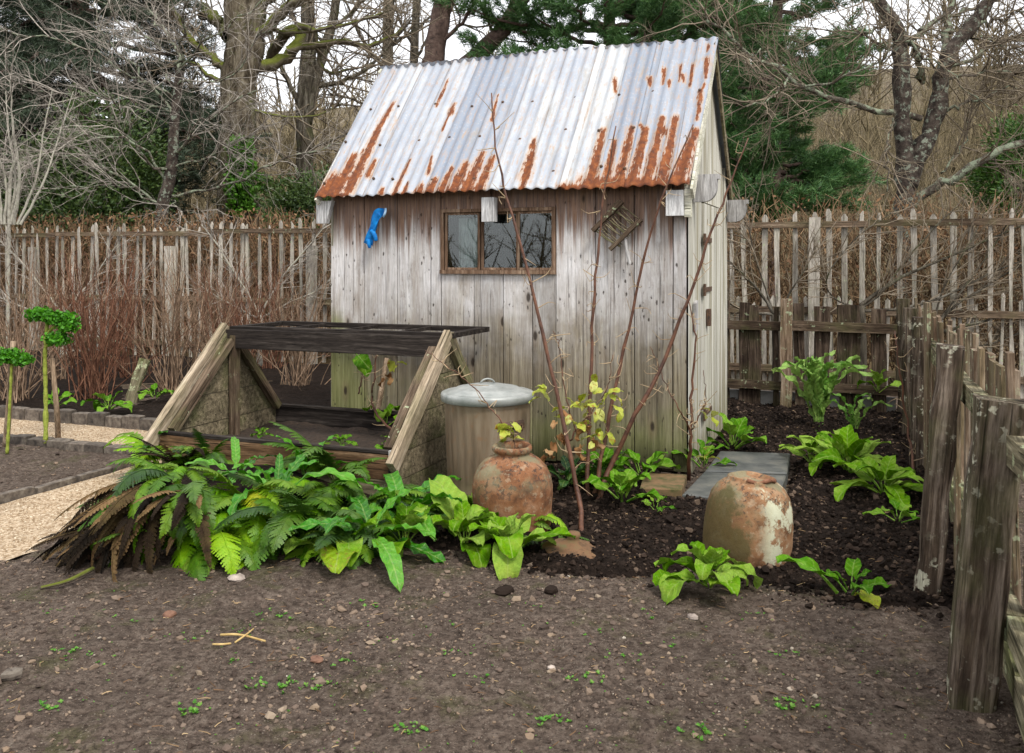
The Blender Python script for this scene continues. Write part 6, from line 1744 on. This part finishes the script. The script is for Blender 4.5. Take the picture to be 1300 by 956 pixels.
# ------------------------------------------------------------------ hedge along the far side of the picket fence
def hedge():
    r = np.random.default_rng(740); HV = 5.55
    root = thing('beech_hedge', 'clipped brown leaved beech hedge along the back of the picket fence', 'hedge', G(0, HV), RZ)
    N = 70000
    U = r.uniform(-15, 5, N); V_ = r.normal(0, .30, N).clip(-.55, .55); top = 2.30 + .05 * fbm(U * 1.3, U * 0, 3, 5); Z = top * r.uniform(0, 1, N) ** .8
    keep = (r.uniform(0, 1, N) < .30 + .7 * np.clip(fbm(U * 1.7, Z * 1.7, 3, 8) + .42, 0, 1)) & (r.uniform(0, 1, N) < np.where(U > -1, .30, .8) * np.where(Z > 2.05, .45, 1))
    P = np.stack([U, V_, Z], 1)[keep]; n = len(P)
    D = r.normal(0, 1, (n, 3)); D[:, 2] -= .5; D /= np.linalg.norm(D, axis=1, keepdims=True)
    S = np.cross(D, r.normal(0, 1, (n, 3))); S /= np.linalg.norm(S, axis=1, keepdims=True)
    l = r.uniform(.035, .08, (n, 1)); w = l * .55
    V = np.stack([P, P + D * l * .5 + S * w * .5 , P + D * l, P + D * l * .5 - S * w * .5], 1).reshape(-1, 3)
    put('leaves', mesh_from('leaves', V, [np.arange(len(V)).reshape(-1, 4)], [M['beech']], False), root, kind='stuff')
    n = 17000
    U = r.uniform(-15, 5, n); z0 = r.uniform(.0, 1.95, n); y0 = r.normal(0, .25, n)
    d = np.stack([r.normal(0, .30, n), r.normal(0, .2, n), r.uniform(.15, 1, n)], 1); L = r.uniform(.2, .75, n)
    p0 = np.stack([U, y0, z0], 1); p2 = p0 + d * L[:, None]; p2[:, 2] = np.minimum(p2[:, 2], 2.33 + .05 * r.normal(0, 1, n))
    p1 = (p0 + p2) / 2 + r.normal(0, .05, (n, 3))
    Vt, Fq = tubes(np.stack([p0, p1, p2], 1), np.tile([.008, .006, .003], (n, 1)), 3)
    put('twigs', mesh_from('twigs', Vt, [Fq], [M['twig_hedge']]), root, kind='stuff')
hedge()

# ------------------------------------------------------------------ currant bushes and trained trees before the fence
def currant(label, px, py, H, n, seed, spread=.32):
    mat = 'twig_red' if seed % 3 == 2 else 'twig_currant'
    r = np.random.default_rng(seed); p = gp(px, py); root = thing('currant_bush', label, 'bush', (p[0], p[1], 0), 0, 'bare brown bushes in the bed along the picket fence')
    out = {}
    cfg = dict(n=[9, 5, 4], wander=[.085, .16, .2], up=[.035, .05, .03], tip=[.35, .4, .4], kids=[4, 2, 0], ang=[(.25, .7), (.3, .8), (.3, .8)], len=[.38, .45, .4], thin=[.6, .65, .6]); cfg['from'] = [.3, .2, .1]
    for k in range(int(n * .85)):
        a = r.uniform(0, 2 * PI); e = abs(r.normal(0, spread * 1.25))
        d = np.array([math.cos(a) * math.sin(e), math.sin(a) * math.sin(e), math.cos(e)])
        grow(out, r, np.array([r.normal(0, .09), r.normal(0, .09), -.02]), d, H * 1.18 * r.uniform(.65, 1.15), .0075 * r.uniform(.7, 1.3), 0, cfg)
    put('stems', to_mesh('stems', out, [0], mat, 4), root, kind='stuff')
    put('twigs', to_mesh('twigs', out, [1, 2], mat, 3), root, kind='stuff')
for k, (px, py, H, n, lab) in enumerate((
    (118, 509, 1.25, 70, 'thick bush of bare brown stems left of the lichened board'), (222, 500, 1.3, 62, 'bare brown bush right behind the lichened board'), (20, 512, 1.25, 60, 'bare reddish bush behind the short kale'),
    (300, 490, 1.2, 50, 'bare brown bush behind the left rafter of the cold frame'), (380, 492, 1.15, 50, 'bare twiggy bush between the cold frame and the shed corner'), (-50, 510, 1.2, 46, 'bare bush at the far left picture edge'),
    (165, 482, 1.35, 46, 'taller bare bush farther back near the tall fence post'), (70, 484, 1.35, 46, 'bare bush farther back behind the tall kale'), (270, 474, 1.35, 44, 'bare bush farther back between the two fence posts'), (345, 470, 1.3, 44, 'bare bush farther back by the left shed wall'))):
    currant(lab, px, py, H, n, 800 + k)
def trained(label, base, arms, seed, mat='bark_grey', L0=.5, kids=10):
    r = np.random.default_rng(seed); base = np.array([base[0], base[1], 0.0]); root = thing('trained_fruit_tree', label, 'tree', base); out = {}
    cfg = dict(n=[5, 4, 3], wander=[.15, .2, .2], up=[.04, .03, 0], tip=[.4, .4, .4], kids=[3, 2, 0], ang=[(.4, 1.1), (.4, 1.0), (.3, .9)], len=[.5, .5, .5], thin=[.65, .65, .6], L0=L0, r0=.0075, flat=.35); cfg['from'] = [.15, .1, .1]
    for pts, a, b in arms: along(out, r, pts, a * .62, b * .62, 0, cfg, 12, int(kids * 2.2))
    h = MB(); P0 = arms[0][0][0]
    h.tube(smooth_path([base + (0, 0, -.05), (base + P0) / 2 + (.02, 0, 0), np.array(P0)], 6) - base, np.linspace(.06, .045, 6), 8); h.build('trunk', M[mat], root, True)
    shift(out, base)
    put('branches', to_mesh('branches', out, [('limb', 12)], mat, 6), root, kind='stuff')
    put('twigs', to_mesh('twigs', out, [0, 1, 2], 'twig_pale' if mat == 'bark_pale' else 'twig_brown', 3), root, kind='stuff')
c = A(9.75)
trained('bare fan trained tree nearest the shed gable behind the low fence', c(985, 500), [([c(984, 400), c(965, 372), c(940, 345), c(912, 322)], .032, .012), ([c(984, 400), c(950, 395), c(925, 385), c(905, 378)], .03, .012), ([c(986, 405), c(1005, 370), c(1020, 345), c(1035, 320)], .022, .008), ([c(984, 404), c(960, 330), c(950, 290), c(945, 262)], .018, .007)], 901)
trained('bare fan trained tree with long diagonal limbs behind the low fence middle', c(1092, 500), [([c(1092, 388), c(1130, 360), c(1170, 340), c(1230, 315), c(1300, 285)], .035, .014), ([c(1092, 392), c(1120, 370), c(1150, 330), c(1190, 285), c(1215, 262)], .022, .008), ([c(1090, 390), c(1060, 380), c(1050, 350), c(1090, 300), c(1135, 268)], .018, .007), ([c(1092, 395), c(1150, 390), c(1200, 375), c(1250, 350), c(1300, 330)], .03, .012)], 902)
trained('bare fan trained tree at the right edge behind the side fence', c(1180, 500), [([c(1180, 420), c(1210, 390), c(1250, 365), c(1310, 330)], .03, .012), ([c(1180, 425), c(1230, 412), c(1280, 400), c(1330, 395)], .03, .012), ([c(1182, 420), c(1200, 360), c(1230, 310), c(1250, 270)], .022, .008), ([c(1185, 430), c(1240, 440), c(1300, 420)], .022, .01), ([c(1190, 410), c(1250, 330), c(1290, 265), c(1310, 240)], .02, .008)], 903)
c = A(12.6)
trained('bare fan trained tree against the pickets at the shed left corner', c(330, 480), [([c(330, 400), c(360, 350), c(385, 320), c(410, 290)], .03, .010), ([c(330, 400), c(300, 350), c(275, 310), c(255, 285)], .03, .010), ([c(330, 405), c(365, 385), c(400, 370), c(430, 345)], .025, .01), ([c(330, 405), c(290, 385), c(250, 360)], .025, .01)], 904, 'bark_pale')
c = A(13.6)
trained('bare fan trained tree against the pickets at far left', c(80, 480), [([c(80, 400), c(50, 360), c(25, 330), c(0, 305)], .03, .010), ([c(80, 400), c(120, 350), c(150, 310)], .03, .010), ([c(80, 405), c(30, 390), c(-20, 370)], .025, .01), ([c(80, 405), c(130, 380), c(190, 350)], .025, .01)], 905, 'bark_pale')

# ------------------------------------------------------------------ far wood on the rising ground: one mass
def wood_mass():
    r = np.random.default_rng(950)
    cfg = dict(n=[8, 5, 4, 3], wander=[.05, .14, .18, .2], up=[.02, .06, .03, 0], tip=[.3, .35, .4, .5], kids=[16, 5, 3, 0], ang=[(.5, 1.0), (.4, 1.0), (.3, .9), (.3, .9)], len=[.36, .5, .5, .5], thin=[.42, .55, .6, .6]); cfg['from'] = [.2, .15, .1, .1]
    protos = []
    for k in range(4):
        out = {}; grow(out, r, np.zeros(3), (r.normal(0, .06), 0, 1), 9.0, .17, 0, cfg); protos.append(out)
    m = MB()
    for i in range(190):
        Y = r.uniform(32, 80); px = r.uniform(-120, 1420); X = (px - 650) / F * Y; Z = float(hill(np.array(X), np.array(Y))) if Y > 30 else 0
        Z = max(Z, 0); q = r.uniform(0, 6.28); s = r.uniform(.65, 1.15) * (1.0 if Y > 45 else .75); ct, sn = math.cos(q) * s, math.sin(q) * s
        out = protos[i % 4]
        for lv in out:
            if lv == 3 and Y > 50: continue
            P = np.array([a for a, _ in out[lv]]); Rr = np.array([b for _, b in out[lv]]) * s * (.75 if lv == 0 else 1.5)
            Q = np.stack([P[..., 0] * ct - P[..., 1] * sn + X, P[..., 0] * sn + P[..., 1] * ct + Y, P[..., 2] * s + Z - .2], 2)
            V, Fq = tubes(Q, Rr, 5 if lv == 0 else 3); m.add(V, Fq)
    o = m.build('woodland', M['twig_wood'], None, True)
    tag(o, 'bare brown winter woodland covering the rising ground far behind', 'woodland', None, 'stuff')
wood_mass()

def undergrowth():
    r = np.random.default_rng(960); n = 26000
    Y = r.uniform(26, 62, n); X = (r.uniform(-80, 1380, n) - 650) / F * Y
    Z = np.maximum(hill(X, Y), 0) - .1
    H = r.gamma(2.2, .9, n).clip(.5, 6) * (.6 + .8 * np.clip(fbm(X * .15, Y * .15, 2, 3) + .5, 0, 1.2))
    d = np.stack([r.normal(0, .32, n), r.normal(0, .25, n), np.ones(n)], 1)
    p0 = np.stack([X, Y, Z + r.uniform(0, 1.5, n) * (H > 2)], 1); p1 = p0 + d * (H * .5)[:, None] + r.normal(0, .12, (n, 3)); p2 = p0 + d * H[:, None] + r.normal(0, .3, (n, 3))
    Rr = np.stack([np.full(n, .020), np.full(n, .014), np.full(n, .006)], 1) * r.uniform(.5, 1.3, (n, 1))
    V, Fq = tubes(np.stack([p0, p1, p2], 1), Rr, 3)
    tag(put('undergrowth', mesh_from('undergrowth', V, [Fq], [M['twig_wood']])), 'brown tangle of saplings and brush on the far slope', 'undergrowth', None, 'stuff')
undergrowth()

# the wood goes on behind the viewer (the shed window mirrors it)
def wood_behind():
    r = np.random.default_rng(970); m = MB()
    cfg = dict(n=[8, 5, 4], wander=[.06, .14, .18], up=[.02, .06, .03], tip=[.3, .35, .4], kids=[13, 5, 0], ang=[(.5, 1.0), (.4, 1.0), (.3, .9)], len=[.4, .5, .5], thin=[.45, .55, .6]); cfg['from'] = [.15, .15, .1]
    for i in range(110):
        out = {}; Y = -r.uniform(34, 60); X = r.uniform(-45, 60)
        grow(out, r, np.array([X, Y, -.2]), (r.normal(0, .08), 0, 1), r.uniform(4.0, 9.0), r.uniform(.1, .24), 0, cfg)
        for lv in out:
            V, Fq = tubes(np.array([a for a, _ in out[lv]]), np.maximum(np.array([b for _, b in out[lv]]), .018), 4 if lv == 0 else 3); m.add(V, Fq)
    n = 5000; Y = -r.uniform(34, 58, n); X = r.uniform(-45, 60, n); H = r.gamma(2.0, .45, n).clip(.3, 3)
    d = np.stack([r.normal(0, .6, n), r.normal(0, .3, n), np.ones(n)], 1); p0 = np.stack([X, Y, np.full(n, -.2)], 1)
    V, Fq = tubes(np.stack([p0, p0 + d * (H * .5)[:, None] + r.normal(0, .2, (n, 3)), p0 + d * H[:, None] + r.normal(0, .3, (n, 3))], 1), np.tile([.09, .07, .03], (n, 1)), 3); m.add(V, Fq)
    tag(m.build('woodland', M['twig_wood']), 'bare wood behind the viewer that the shed window reflects', 'woodland', None, 'stuff')
wood_behind()
